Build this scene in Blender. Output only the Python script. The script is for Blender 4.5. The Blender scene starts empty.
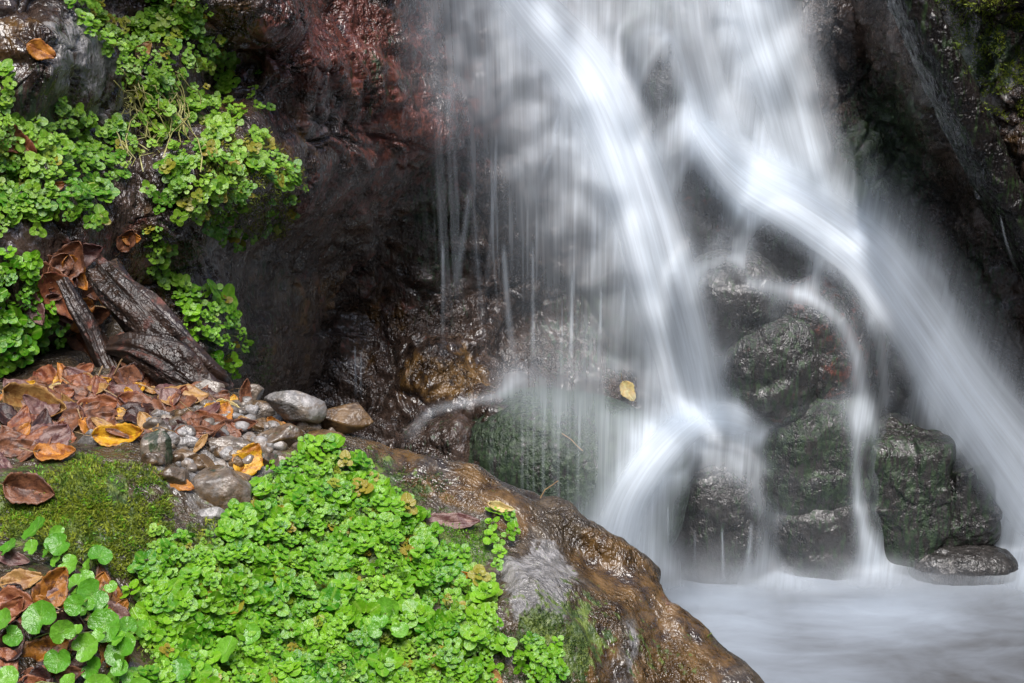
import bpy, math, random
import numpy as np
from mathutils import Vector
from mathutils.bvhtree import BVHTree

# ------------------------------------------------------------------ camera, sky, sun, exposure
S = bpy.context.scene
W, H = 1024, 683
LENS = 50.0
PITCH = math.radians(15.0)
CAMZ = 1.75
F = W * LENS / 36.0
cam_d = bpy.data.cameras.new("camera")
cam = bpy.data.objects.new("camera", cam_d)
S.collection.objects.link(cam)
cam_d.lens = LENS; cam_d.sensor_width = 36; cam_d.clip_start = 0.05; cam_d.clip_end = 200
cam.location = (0, 0, CAMZ)
cam.rotation_euler = (math.radians(90) - PITCH, 0, 0)
S.camera = cam

SUN_EL, SUN_ROT = math.radians(52), math.radians(200)
world = bpy.data.worlds.new("World"); S.world = world
world.use_nodes = True
wn = world.node_tree.nodes; wl = world.node_tree.links
sky = wn.new("ShaderNodeTexSky"); sky.sky_type = 'NISHITA'; sky.sun_disc = False
sky.sun_elevation = SUN_EL; sky.sun_rotation = SUN_ROT
sky.air_density = 1.0; sky.dust_density = 3.0; sky.ozone_density = 1.0
wn['Background'].inputs['Strength'].default_value = 0.09
wl.new(sky.outputs[0], wn['Background'].inputs['Color'])
sun_d = bpy.data.lights.new("sun", 'SUN'); sun = bpy.data.objects.new("sun", sun_d)
S.collection.objects.link(sun)
sun_d.energy = 1.5; sun_d.angle = math.radians(32); sun_d.color = (1, 0.985, 0.965)
# sun stands behind the camera, high
sdir = Vector((0.06, -0.62, 1.25)).normalized()
sun.rotation_euler = sdir.to_track_quat('Z', 'Y').to_euler()
sky.sun_elevation = math.asin(sdir.z); sky.sun_rotation = math.atan2(sdir.x, sdir.y)
S.view_settings.view_transform = 'Standard'; S.view_settings.look = 'None'
S.view_settings.gamma = 1; S.view_settings.use_curve_mapping = False
S.view_settings.exposure = 1.4
S.cycles.use_denoising = True
S.cycles.transparent_max_bounces = 48
S.cycles.max_bounces = 6
S.cycles.volume_bounces = 1

rng = np.random.default_rng(7)
random.seed(7)
C = S.collection
CP, SP = math.cos(PITCH), math.sin(PITCH)

# ------------------------------------------------------------------ helpers
def At(px, py, Y):
    """world point seen at pixel (px, py) at distance y = Y"""
    px = np.asarray(px, float); py = np.asarray(py, float); Y = np.asarray(Y, float)
    u = (px - W / 2) / F; v = (H / 2 - py) / F
    t = Y / (CP + v * SP)
    return np.stack([u * t, Y + 0 * t, CAMZ + t * (-SP + v * CP)], -1)

def Proj(P):
    x = P[..., 0]; y = P[..., 1]; z = P[..., 2] - CAMZ
    d = y * CP - z * SP; up = y * SP + z * CP
    return W / 2 + F * x / d, H / 2 - F * up / d

def RayDir(px, py):
    u = (px - W / 2) / F; v = (H / 2 - py) / F
    return Vector((u, CP + v * SP, -SP + v * CP)).normalized()

def _h(ix, iy, iz, seed):
    n = (ix * 374761393 + iy * 668265263 + iz * 2147483647 + seed * 974711) & 0xFFFFFFFF
    n = ((n ^ (n >> 13)) * 1274126177) & 0xFFFFFFFF
    n = ((n ^ (n >> 16)) * 2246822519) & 0xFFFFFFFF
    return ((n ^ (n >> 15)) & 0xFFFFFF) / float(0xFFFFFF)

def vn(P, seed=0):
    i = np.floor(P).astype(np.int64); f = P - i
    f = f * f * (3 - 2 * f)
    r = 0
    for a in (0, 1):
        wa = f[..., 0] if a else 1 - f[..., 0]
        for b in (0, 1):
            wb = f[..., 1] if b else 1 - f[..., 1]
            for c in (0, 1):
                wc = f[..., 2] if c else 1 - f[..., 2]
                r = r + wa * wb * wc * _h(i[..., 0] + a, i[..., 1] + b, i[..., 2] + c, seed)
    return r * 2 - 1

def fbm(P, scale, octv=4, seed=0, gain=0.5):
    r = 0; a = 1.0; s = scale; tot = 0
    for k in range(octv):
        r = r + a * vn(P * s, seed + k * 17); tot += a; a *= gain; s *= 2.03
    return r / tot

def ridged(P, scale, octv=4, seed=0):
    r = 0; a = 1.0; s = scale; tot = 0
    for k in range(octv):
        r = r + a * (1 - 2 * np.abs(vn(P * s, seed + k * 13))); tot += a; a *= 0.5; s *= 2.1
    return r / tot

def facets(P, scale, seed=0, tilt=0.7):
    """broken-rock planes: each Voronoi cell carries its own height and tilt; returns height (cell units), edge distance"""
    Q = P * scale
    i = np.floor(Q).astype(np.int64)
    best = np.full(Q.shape[:-1], 1e9); sec = best.copy(); out = np.zeros_like(best); ws = np.zeros_like(best)
    for a in (-1, 0, 1):
        for b in (-1, 0, 1):
            for c in (-1, 0, 1):
                jx, jy, jz = i[..., 0] + a, i[..., 1] + b, i[..., 2] + c
                cx = jx + _h(jx, jy, jz, seed); cy = jy + _h(jx, jy, jz, seed + 1); cz = jz + _h(jx, jy, jz, seed + 2)
                dx, dy, dz = Q[..., 0] - cx, Q[..., 1] - cy, Q[..., 2] - cz
                d = dx * dx + dy * dy + dz * dz
                val = (_h(jx, jy, jz, seed + 3) - .5) + tilt * (dx * (_h(jx, jy, jz, seed + 4) * 2 - 1) + dy * (_h(jx, jy, jz, seed + 5) * 2 - 1) + dz * (_h(jx, jy, jz, seed + 6) * 2 - 1))
                m = d < best
                sec = np.where(m, best, np.minimum(sec, d)); best = np.where(m, d, best)
                w = np.exp(-14 * d) + 1e-12; out += w * val; ws += w
    return out / ws, np.sqrt(sec) - np.sqrt(best)

def rbf_fit(xy, val, c):
    d = np.sqrt(((xy[:, None] - xy[None]) ** 2).sum(-1) + c * c)
    n = len(xy); A = np.zeros((n + 3, n + 3)); A[:n, :n] = d - np.eye(n) * 1e-6
    A[:n, n] = 1; A[:n, n + 1:] = xy; A[n, :n] = 1; A[n + 1:, :n] = xy.T
    b = np.zeros(n + 3); b[:n] = val
    return np.linalg.solve(A, b)

def rbf_eval(w, xy, c, Q):
    shp = Q.shape[:-1]; Q = Q.reshape(-1, 2); out = np.empty(len(Q)); n = len(xy)
    for s in range(0, len(Q), 40000):
        q = Q[s:s + 40000]
        d = np.sqrt((q[:, 0:1] - xy[None, :, 0]) ** 2 + (q[:, 1:2] - xy[None, :, 1]) ** 2 + c * c)
        out[s:s + 40000] = d @ w[:n] + w[n] + q @ w[n + 1:]
    return out.reshape(shp)

def grid_faces(nv, nu):
    a = np.arange(nv * nu).reshape(nv, nu)
    return np.stack([a[:-1, :-1], a[:-1, 1:], a[1:, 1:], a[1:, :-1]], -1).reshape(-1, 4)

def grid_normals(P):
    du = np.gradient(P, axis=1); dv = np.gradient(P, axis=0)
    n = np.cross(du, dv); n /= np.linalg.norm(n, axis=-1, keepdims=True) + 1e-12
    return n

def mk(name, V, Fc, mat, parent=None, smooth=True, attrs=None, uv=None):
    me = bpy.data.meshes.new(name)
    V = np.asarray(V, np.float32).reshape(-1, 3); Fc = np.asarray(Fc, np.int32)
    k = Fc.shape[1]
    me.vertices.add(len(V)); me.vertices.foreach_set("co", V.ravel())
    me.loops.add(Fc.size); me.loops.foreach_set("vertex_index", Fc.ravel())
    me.polygons.add(len(Fc)); me.polygons.foreach_set("loop_start", np.arange(0, Fc.size, k, dtype=np.int32))
    me.update(calc_edges=True)
    me.polygons.foreach_set("use_smooth", np.full(len(Fc), smooth))
    if attrs:
        for an, av in attrs.items():
            at = me.attributes.new(an, 'FLOAT_COLOR', 'POINT')
            at.data.foreach_set("color", np.asarray(av, np.float32).ravel())
    if uv is not None:
        ul = me.uv_layers.new(name="UVMap")
        ul.data.foreach_set("uv", np.asarray(uv, np.float32).reshape(-1, 2)[Fc.ravel()].ravel())
    me.validate()
    if mat: me.materials.append(mat)
    o = bpy.data.objects.new(name, me); C.objects.link(o)
    if parent: o.parent = parent
    return o

def tag(o, label=None, cat=None, group=None, kind=None):
    if label: o["label"] = label
    if cat: o["category"] = cat
    if group: o["group"] = group
    if kind: o["kind"] = kind
    return o

def inpoly(poly, x, y):
    x = np.asarray(x); y = np.asarray(y); r = np.zeros(x.shape, bool); n = len(poly)
    for i in range(n):
        x1, y1 = poly[i]; x2, y2 = poly[(i + 1) % n]
        c = ((y1 > y) != (y2 > y)) & (x < (x2 - x1) * (y - y1) / ((y2 - y1) + 1e-9) + x1)
        r ^= c
    return r

def sstep(a, b, x):
    t = np.clip((x - a) / (b - a), 0, 1); return t * t * (3 - 2 * t)

def blob(px, py, items):
    """sum of soft ellipses (cx, cy, rx, ry, amp[, angle])"""
    r = np.zeros_like(px)
    for it in items:
        cx, cy, rx, ry, am = it[:5]; an = math.radians(it[5]) if len(it) > 5 else 0
        dx = px - cx; dy = py - cy
        a = dx * math.cos(an) + dy * math.sin(an); b = -dx * math.sin(an) + dy * math.cos(an)
        r = np.maximum(r, am * np.exp(-((a / rx) ** 2 + (b / ry) ** 2) ** 1.3))
    return r

# ------------------------------------------------------------------ materials
def newmat(name):
    m = bpy.data.materials.new(name); m.use_nodes = True
    nt = m.node_tree; b = nt.nodes['Principled BSDF']
    return m, nt, b, nt.nodes['Material Output']

def N(nt, t, **kw):
    n = nt.nodes.new(t)
    for k, v in kw.items():
        if k in ('operation', 'blend_type', 'data_type', 'attribute_name', 'noise_dimensions', 'feature', 'distance', 'noise_type', 'clamp', 'attribute_type'):
            setattr(n, k, v)
        elif k.startswith('i_'):
            n.inputs[k[2:].replace('_', ' ')].default_value = v
    return n

def noise(nt, coord, scale, detail=6, rough=0.6, stretch=None, distort=0):
    if stretch is not None:
        mp = nt.nodes.new('ShaderNodeMapping'); mp.inputs['Scale'].default_value = stretch
        nt.links.new(coord, mp.inputs['Vector']); coord = mp.outputs[0]
    n = nt.nodes.new('ShaderNodeTexNoise'); n.inputs['Scale'].default_value = scale
    n.inputs['Detail'].default_value = detail; n.inputs['Roughness'].default_value = rough
    n.inputs['Distortion'].default_value = distort
    nt.links.new(coord, n.inputs['Vector'])
    return n.outputs['Fac']

def math_(nt, op, a, b=None, c=None, clamp=False):
    n = nt.nodes.new('ShaderNodeMath'); n.operation = op; n.use_clamp = clamp
    for i, v in enumerate((a, b, c)):
        if v is None: continue
        if isinstance(v, (int, float)): n.inputs[i].default_value = v
        else: nt.links.new(v, n.inputs[i])
    return n.outputs[0]

def ramp(nt, fac, lo, hi, a=0.0, b=1.0):
    n = nt.nodes.new('ShaderNodeMapRange'); n.interpolation_type = 'SMOOTHSTEP'
    n.inputs['From Min'].default_value = lo; n.inputs['From Max'].default_value = hi
    n.inputs['To Min'].default_value = a; n.inputs['To Max'].default_value = b
    nt.links.new(fac, n.inputs['Value']); return n.outputs[0]

def mixc(nt, fac, a, b, bt='MIX'):
    n = nt.nodes.new('ShaderNodeMix'); n.data_type = 'RGBA'; n.blend_type = bt
    for key, v in ((0, fac), (6, a), (7, b)):
        if isinstance(v, (int, float)): n.inputs[key].default_value = v
        elif isinstance(v, tuple): n.inputs[key].default_value = (*v, 1) if len(v) == 3 else v
        else: nt.links.new(v, n.inputs[key])
    return n.outputs[2]

def attr(nt, name):
    n = nt.nodes.new('ShaderNodeAttribute'); n.attribute_name = name; return n

def rock_material(name, dark=(0.007, 0.006, 0.006), mid=(0.042, 0.032, 0.03), rough=(0.08, 0.34), bumpd=0.009, fine=1.6, streak=0.45, mossc=((0.008, 0.018, 0.006), (0.035, 0.06, 0.018)), bs=1.0):
    """wet rock; vertex mask R moss, G red algae, B ochre, A pale dry stone"""
    m, nt, b, out = newmat(name)
    L = nt.links
    geo = nt.nodes.new('ShaderNodeNewGeometry'); co = geo.outputs['Position']
    at = attr(nt, 'mask')
    sep = nt.nodes.new('ShaderNodeSeparateColor'); L.new(at.outputs['Color'], sep.inputs[0])
    n1 = noise(nt, co, 9, 8, 0.65); n2 = noise(nt, co, 60, 6, 0.7); n3 = noise(nt, co, 24, 8, 0.7, distort=0.4)
    st = noise(nt, co, 30, 5, 0.65, stretch=(2.6, 2.6, 0.45))
    n4 = noise(nt, co, 230, 4, 0.7)
    base = mixc(nt, ramp(nt, n1, 0.3, 0.72), dark, mid)
    base = mixc(nt, ramp(nt, n2, 0.42, 0.75, 0, 0.6), base, tuple(min(1, c * 2.0) for c in mid))
    def cover(mask, nz, k=0.95):
        s = math_(nt, 'ADD', mask, math_(nt, 'MULTIPLY', math_(nt, 'SUBTRACT', nz, 0.5), 2.2))
        return math_(nt, 'MULTIPLY', ramp(nt, s, 0.42, 0.64), k)
    pale = mixc(nt, ramp(nt, st, 0.3, 0.7), (0.10, 0.095, 0.09), (0.34, 0.32, 0.31))
    pale = mixc(nt, ramp(nt, n2, 0.45, 0.7, 0, 0.5), pale, (0.12, 0.11, 0.08))
    base = mixc(nt, cover(at.outputs['Alpha'], n3), base, pale)
    och = mixc(nt, ramp(nt, n3, 0.35, 0.65), (0.02, 0.010, 0.004), (0.16, 0.085, 0.022))
    base = mixc(nt, cover(sep.outputs[2], n1, 0.9), base, och)
    red = mixc(nt, ramp(nt, n2, 0.35, 0.65), (0.05, 0.014, 0.009), (0.18, 0.055, 0.036))
    base = mixc(nt, cover(sep.outputs[1], n3, 0.85), base, red)
    mo = mixc(nt, ramp(nt, n2, 0.38, 0.68), *mossc)
    mcov = cover(sep.outputs[0], st, 0.95)
    base = mixc(nt, mcov, base, mo)
    L.new(base, b.inputs['Base Color'])
    r = math_(nt, 'ADD', ramp(nt, n3, 0.3, 0.7, rough[0], rough[1]), math_(nt, 'MULTIPLY', mcov, 0.25))
    L.new(r, b.inputs['Roughness'])
    b.inputs['Specular IOR Level'].default_value = 0.3 if name == 'wet_black_rock' else 0.65
    b1 = noise(nt, co, 13 * bs, 3, 0.45); b2 = noise(nt, co, 46 * bs, 2, 0.5, stretch=(1.5, 1.5, 0.55), distort=.3); b3 = noise(nt, co, 105 * bs, 1, 0.5)
    b4 = noise(nt, co, 24 * bs, 2, 0.5, distort=1.0)
    hgt = math_(nt, 'ADD', math_(nt, 'MULTIPLY', b1, 1.3), math_(nt, 'MULTIPLY', b4, 0.5))
    hgt = math_(nt, 'ADD', hgt, math_(nt, 'MULTIPLY', b2, streak * 1.5))
    hgt = math_(nt, 'ADD', hgt, math_(nt, 'MULTIPLY', b3, 0.13 * fine))
    hgt = math_(nt, 'ADD', hgt, math_(nt, 'MULTIPLY', math_(nt, 'MULTIPLY', n4, mcov), 0.1))
    bp = nt.nodes.new('ShaderNodeBump'); bp.inputs['Distance'].default_value = bumpd * 2.6
    L.new(ramp(nt, noise(nt, co, 5 * bs, 3, 0.6), 0.38, 0.62, 0.3, 1.0), bp.inputs['Strength'])
    L.new(hgt, bp.inputs['Height']); L.new(bp.outputs[0], b.inputs['Normal'])
    return m

M_CLIFF = rock_material('wet_cliff_rock', bs=1.5, rough=(0.12, 0.42), dark=(0.010, 0.0065, 0.005), mid=(0.062, 0.040, 0.030), mossc=((0.01, 0.026, 0.009), (0.045, 0.08, 0.026)))
M_BOULDER = rock_material('wet_boulder_rock', bs=1.9, rough=(0.2, 0.5), streak=0.3, bumpd=0.0065, dark=(0.008, 0.0075, 0.007), mid=(0.04, 0.036, 0.034), mossc=((0.009, 0.022, 0.010), (0.04, 0.07, 0.028)))
M_RIDGE = rock_material('wet_black_rock', dark=(.004, .0035, .0035), mid=(.016, .013, .012), rough=(.12, .36), bs=1.2, bumpd=.011)
M_FRONT = rock_material('wet_foreground_rock', dark=(0.02, 0.013, 0.008), mid=(0.085, 0.062, 0.038), rough=(0.13, 0.42), bumpd=0.0045, streak=0.6, bs=2.6, mossc=((0.03, 0.06, 0.008), (0.13, 0.18, 0.02)))
M_STONE = rock_material('stone', dark=(0.045, 0.036, 0.028), mid=(0.19, 0.152, 0.118), rough=(0.22, 0.55), bumpd=0.003, streak=0.0, bs=3.0)

def leaf_material(name, c1, c2, rim=None, rough=0.35, trans=0.35, spots=None, per='tint'):
    """tint.R random per leaf, tint.G distance from midrib"""
    m, nt, b, out = newmat(name); L = nt.links
    at = attr(nt, 'tint'); sep = nt.nodes.new('ShaderNodeSeparateColor'); L.new(at.outputs['Color'], sep.inputs[0])
    geo = nt.nodes.new('ShaderNodeNewGeometry'); co = geo.outputs['Position']
    nz = noise(nt, co, 120, 4, 0.6)
    c = mixc(nt, sep.outputs[0], c1, c2)
    if rim: c = mixc(nt, ramp(nt, sep.outputs[1], 0.0, 0.35, 0.45, 0), c, rim)
    if spots:
        c = mixc(nt, ramp(nt, noise(nt, co, 95, 5, 0.65), 0.46, 0.6, 0, 0.9), c, spots)
    c = mixc(nt, ramp(nt, nz, 0.3, 0.7, 0, 0.3), c, (c1[0] * .4, c1[1] * .4, c1[2] * .4))
    yel = mixc(nt, ramp(nt, sep.outputs[2], 0.5, 1.0), c, (0.32, 0.26, 0.03)) if spots is None else c
    L.new(yel, b.inputs['Base Color']); b.inputs['Roughness'].default_value = rough
    bp = nt.nodes.new('ShaderNodeBump'); bp.inputs['Distance'].default_value = 0.002; bp.inputs['Strength'].default_value = 0.6
    L.new(math_(nt, 'ADD', noise(nt, co, 260, 3, 0.6), math_(nt, 'MULTIPLY', ramp(nt, sep.outputs[1], 0, .15), 0.3)), bp.inputs['Height']); L.new(bp.outputs[0], b.inputs['Normal'])
    tr = nt.nodes.new('ShaderNodeBsdfTranslucent'); L.new(yel, tr.inputs['Color'])
    mx = nt.nodes.new('ShaderNodeMixShader'); mx.inputs[0].default_value = trans
    L.new(b.outputs[0], mx.inputs[1]); L.new(tr.outputs[0], mx.inputs[2]); L.new(mx.outputs[0], out.inputs['Surface'])
    return m

M_GREEN = leaf_material('cress_leaf', (0.05, 0.24, 0.006), (0.25, 0.53, 0.02), rim=(0.42, 0.64, 0.10), rough=.28, trans=0.3)
M_GREEN2 = leaf_material('wall_cress_leaf', (0.08, 0.26, 0.012), (0.30, 0.52, 0.04), rim=(0.42, 0.58, 0.12), rough=.3, trans=0.3)
M_BROAD = leaf_material('broad_leaf', (0.09, 0.30, 0.02), (0.20, 0.46, 0.04), rim=(0.32, 0.55, 0.12), rough=0.22, trans=0.25)
M_MOSS = leaf_material('moss_tuft', (0.07, 0.14, 0.008), (0.36, 0.42, 0.03), rough=0.6, trans=0.25)
M_MOSSD = leaf_material('dark_moss_tuft', (0.02, 0.06, 0.01), (0.08, 0.14, 0.02), rough=0.6, trans=0.2)

def dead_leaf(name, col, spots=None, rough=0.42):
    lo = tuple(c * 0.6 for c in col)
    return leaf_material(name, lo, col, rim=tuple(min(1, c * 1.5) for c in col), rough=rough, trans=0.15, spots=spots or tuple(c * .35 for c in col))
DL = {
    'yellow': dead_leaf('yellow_leaf', (0.80, 0.42, 0.02), (0.35, 0.10, 0.01)),
    'orange': dead_leaf('orange_leaf', (0.62, 0.24, 0.03), (0.24, 0.07, 0.015)),
    'tan': dead_leaf('tan_leaf', (0.50, 0.28, 0.09), (0.26, 0.11, 0.03)),
    'pale': dead_leaf('pale_leaf', (0.80, 0.66, 0.30), (0.6, 0.4, 0.14)),
    'brown': dead_leaf('brown_leaf', (0.27, 0.11, 0.055), (0.07, 0.028, 0.018)),
    'redbrown': dead_leaf('red_brown_leaf', (0.36, 0.13, 0.055), (0.13, 0.03, 0.015)),
    'purple': dead_leaf('purple_brown_leaf', (0.27, 0.15, 0.125), (0.10, 0.03, 0.03)),
    'dark': dead_leaf('dark_leaf', (0.06, 0.022, 0.015), (0.02, 0.009, 0.009)),
    'mottled': dead_leaf('mottled_leaf', (0.42, 0.16, 0.02), (0.07, 0.022, 0.01)),
}

def water_material(name, base=(0.84, 0.91, 0.98), su=16.0, sv=0.8, lo=0.25, hi=0.78, amt=0.4):
    """silky falling water; alpha comes from vertex 'dens' and streaks that run along the flow (UV)"""
    m, nt, b, out = newmat(name); L = nt.links
    at = attr(nt, 'dens'); sep = nt.nodes.new('ShaderNodeSeparateColor'); L.new(at.outputs['Color'], sep.inputs[0])
    uv = nt.nodes.new('ShaderNodeUVMap'); uv.uv_map = 'UVMap'
    s1 = noise(nt, uv.outputs[0], 1.0, 4, 0.6, stretch=(su, sv, 1)); s2 = noise(nt, uv.outputs[0], 1.0, 3, 0.6, stretch=(su * 3.5, sv * 2.2, 1))
    s = math_(nt, 'ADD', math_(nt, 'MULTIPLY', s1, 0.7), math_(nt, 'MULTIPLY', s2, 0.3))
    st = ramp(nt, s, lo, hi, 1 - amt, 1 + amt * 0.5)
    # thick water loses its streaks
    fac = math_(nt, 'MULTIPLY', sep.outputs[0], st)
    fac = math_(nt, 'MAXIMUM', fac, math_(nt, 'SUBTRACT', math_(nt, 'MULTIPLY', sep.outputs[0], 1.5), 0.72), clamp=False)
    fac = math_(nt, 'MINIMUM', fac, 0.97, clamp=True)
    b.inputs['Base Color'].default_value = (*base, 1); b.inputs['Roughness'].default_value = 0.45
    b.inputs['Specular IOR Level'].default_value = 0.2
    tl = nt.nodes.new('ShaderNodeBsdfTranslucent'); tl.inputs['Color'].default_value = (*base, 1)
    mx0 = nt.nodes.new('ShaderNodeMixShader'); mx0.inputs[0].default_value = 0.45
    L.new(b.outputs[0], mx0.inputs[1]); L.new(tl.outputs[0], mx0.inputs[2])
    tp = nt.nodes.new('ShaderNodeBsdfTransparent')
    mx = nt.nodes.new('ShaderNodeMixShader'); L.new(fac, mx.inputs[0]); L.new(tp.outputs[0], mx.inputs[1]); L.new(mx0.outputs[0], mx.inputs[2])
    L.new(mx.outputs[0], out.inputs['Surface'])
    return m
M_WATER = water_material('falling_water')
M_THIN = water_material('thin_water', su=30, sv=1.2, amt=0.32)
M_TRICKLE = water_material('trickle_water', su=1.5, sv=3.0, amt=0.4)

# ------------------------------------------------------------------ the cliff
cliff_pts = [
    # above the frame
    (-300, -450, 1.9), (0, -450, 2.3), (250, -450, 3.1), (500, -450, 4.5), (750, -450, 5.3), (1000, -450, 4.5), (1300, -450, 3.4),
    (-300, -200, 1.7), (0, -200, 2.1), (150, -200, 2.4), (300, -200, 3.1), (450, -200, 4.0), (600, -200, 4.8), (750, -200, 5.3), (900, -200, 5.0), (1000, -200, 4.1), (1300, -200, 3.3),
    (-300, 0, 1.6), (0, 0, 2.12), (60, 0, 2.2), (130, 0, 2.42), (200, 0, 2.6), (260, 0, 2.75), (330, 0, 3.2), (400, 0, 3.6), (470, 0, 4.1), (540, 0, 4.4), (620, 0, 4.7), (700, 0, 4.95), (780, 0, 5.1), (850, 0, 5.1), (900, 0, 4.5), (940, 0, 4.1), (1024, 0, 3.9), (1200, 0, 3.5),
    (0, 60, 2.06), (60, 60, 2.1), (110, 70, 2.3), (180, 60, 2.45), (230, 70, 2.7), (300, 70, 2.8), (380, 80, 3.25), (450, 80, 3.75), (520, 80, 4.1), (590, 80, 4.3), (650, 90, 4.45), (700, 90, 4.75), (780, 90, 4.95), (850, 90, 5.15), (900, 90, 4.95), (935, 80, 4.5), (965, 80, 4.1), (1024, 80, 3.95), (1200, 80, 3.5),
    (0, 120, 2.0), (60, 120, 2.15), (100, 130, 2.3), (180, 130, 2.4), (250, 130, 2.55), (290, 120, 2.85), (350, 150, 3.1), (420, 150, 3.5), (480, 160, 3.85), (560, 160, 4.1), (650, 160, 4.3), (740, 160, 4.65), (820, 170, 4.8), (880, 160, 5.0), (940, 150, 4.75), (975, 140, 4.2), (1024, 140, 3.95),
    (0, 190, 2.0), (80, 190, 2.1), (150, 200, 2.25), (220, 200, 2.35), (290, 200, 2.75), (340, 205, 3.25), (400, 200, 3.6), (450, 200, 3.85), (520, 220, 4.05), (600, 220, 4.1), (700, 220, 4.3), (780, 220, 4.5), (860, 220, 4.7), (930, 220, 4.9), (985, 200, 4.4), (1024, 200, 4.0), (1200, 200, 3.5),
    (0, 250, 1.98), (90, 250, 2.1), (150, 260, 2.3), (210, 250, 2.45), (260, 260, 2.9), (320, 260, 3.5), (400, 280, 3.8), (470, 290, 4.05), (550, 290, 4.1), (640, 300, 4.1), (720, 300, 4.25), (820, 300, 4.4), (900, 300, 4.5), (960, 290, 4.6), (1024, 270, 4.3), (1200, 280, 3.6),
    (0, 320, 1.98), (80, 320, 2.1), (140, 330, 2.3), (190, 330, 2.3), (240, 340, 2.6), (320, 340, 3.6), (400, 350, 3.75), (440, 360, 3.75), (520, 370, 3.9), (600, 370, 4.0), (700, 370, 4.1), (800, 370, 4.25), (900, 370, 4.35), (980, 370, 4.45), (1050, 370, 4.4), (1200, 370, 3.8),
    (-300, 330, 1.6), (-300, 600, 1.6), (0, 400, 2.05), (100, 400, 2.2), (180, 420, 2.4), (240, 430, 2.8), (300, 410, 3.5), (360, 420, 3.6), (420, 430, 3.65), (470, 410, 3.6), (520, 405, 3.62), (590, 430, 3.75), (660, 440, 3.9), (760, 440, 4.0), (860, 450, 4.1), (960, 450, 4.2), (1060, 450, 4.3),
    (400, 500, 3.45), (480, 500, 3.5), (550, 510, 3.55), (620, 520, 3.75), (700, 520, 3.9), (800, 530, 4.0), (900, 540, 4.08), (1000, 540, 4.12), (1100, 540, 4.2),
    (0, 650, 2.1), (250, 650, 3.0), (450, 650, 3.3), (600, 640, 3.5), (700, 640, 3.8), (850, 640, 3.95), (1000, 640, 4.0), (1200, 640, 3.9),
]
cp = np.array(cliff_pts, float); cxy = cp[:, :2]; cw = rbf_fit(cxy, cp[:, 2], 35.0)
st = 2.2
gx = np.arange(-330, 1330, st); gy = np.arange(-470, 720, st)
GX, GY = np.meshgrid(gx, gy)
Dp = rbf_eval(cw, cxy, 35.0, np.stack([GX, GY], -1))
P = At(GX, GY, Dp)
nrm = grid_normals(P)
if nrm[len(gy) // 2, len(gx) // 2, 1] > 0: nrm = -nrm
wf = blob(GX, GY, [(640, 200, 230, 260, 1.0), (850, 330, 230, 230, 1.0)])      # water-worn zone is rounder
rough_k = 1.0 - 0.45 * wf
scl = np.clip(Dp / 3.5, 0.5, 1.3)
Pw = P + 0.05 * np.stack([fbm(P, 4, 3, 5), fbm(P, 4, 3, 6), fbm(P, 4, 3, 7)], -1)
f1, e1 = facets(Pw * np.array([1, 1, .75]), 3.2, 11); f2, e2 = facets(Pw, 8.5, 31); f3, e3 = facets(Pw, 22, 51)
dis = scl * rough_k * (0.12 * f1 + 0.05 * f2 + 0.018 * f3 - 0.02 * np.exp(-(e2 / .035) ** 2) - 0.03 * np.exp(-(e1 / .02) ** 2))
dis += scl * (0.03 * fbm(P, 3, 5, 3) + 0.02 * fbm(P, 14, 4, 9, .65))
# steeply raking flanks stay smooth
ray_ = P - np.array([0, 0, CAMZ]); ray_ /= np.linalg.norm(ray_, axis=-1, keepdims=True)
dis *= .42 + .58 * sstep(.1, .6, np.abs((nrm * ray_).sum(-1)))
P = P + nrm * dis[..., None]
P[..., 2] += 0  # keep

def masks(Pt, extra_moss=0):
    px, py = Proj(Pt)
    moss = blob(px, py, [(880, 180, 60, 130, .8), (960, 300, 70, 80, .6), (900, 250, 50, 50, .7), (980, 60, 45, 70, .75, 60), (560, 440, 100, 70, .62), (740, 300, 60, 70, .6), (820, 420, 60, 60, .7),
                         (440, 230, 45, 90, .55), (260, 300, 70, 60, .35), (40, 120, 60, 60, .5), (140, 40, 30, 30, .3), (230, 350, 40, 30, .6), (380, 70, 50, 60, .35),
                         (600, 330, 90, 80, .5), (120, 60, 40, 60, .35), (650, 20, 60, 60, .5), (700, 200, 40, 60, .4), (950, 330, 60, 60, .5)])
    moss = np.maximum(moss, extra_moss)
    red = blob(px, py, [(340, 50, 130, 80, .72), (400, 130, 90, 70, .7), (330, 190, 110, 50, .5), (350, 300, 110, 90, .36), (310, 100, 60, 60, .5), (470, 130, 40, 80, .5), (120, 250, 90, 60, .4), (560, 60, 30, 80, .4), (360, 200, 60, 40, .5)])
    och = blob(px, py, [(330, 300, 120, 120, .38), (290, 150, 60, 60, .45), (445, 370, 55, 40, .8), (230, 30, 40, 50, .6), (220, 110, 40, 50, .45), (150, 300, 60, 70, .6), (20, 40, 40, 60, .4), (400, 250, 50, 60, .3), (1000, 120, 50, 60, .35), (180, 230, 60, 60, .4)])
    pale = blob(px, py, [(80, 50, 45, 60, .75), (270, 60, 40, 50, .35), (320, 110, 50, 45, .55), (400, 80, 50, 70, .35), (1000, 90, 40, 60, .5), (110, 110, 30, 40, .6), (300, 380, 60, 20, .3), (470, 390, 40, 20, .3), (1000, 270, 20, 40, .3)])
    return np.stack([moss, red, och, pale], -1)
mk_c = masks(P)
cliff = tag(mk('rock_cliff', P, grid_faces(*GX.shape), M_CLIFF, attrs={'mask': mk_c}), kind='structure')
cliff['label'] = 'dark wet rock cliff behind the waterfall'

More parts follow.
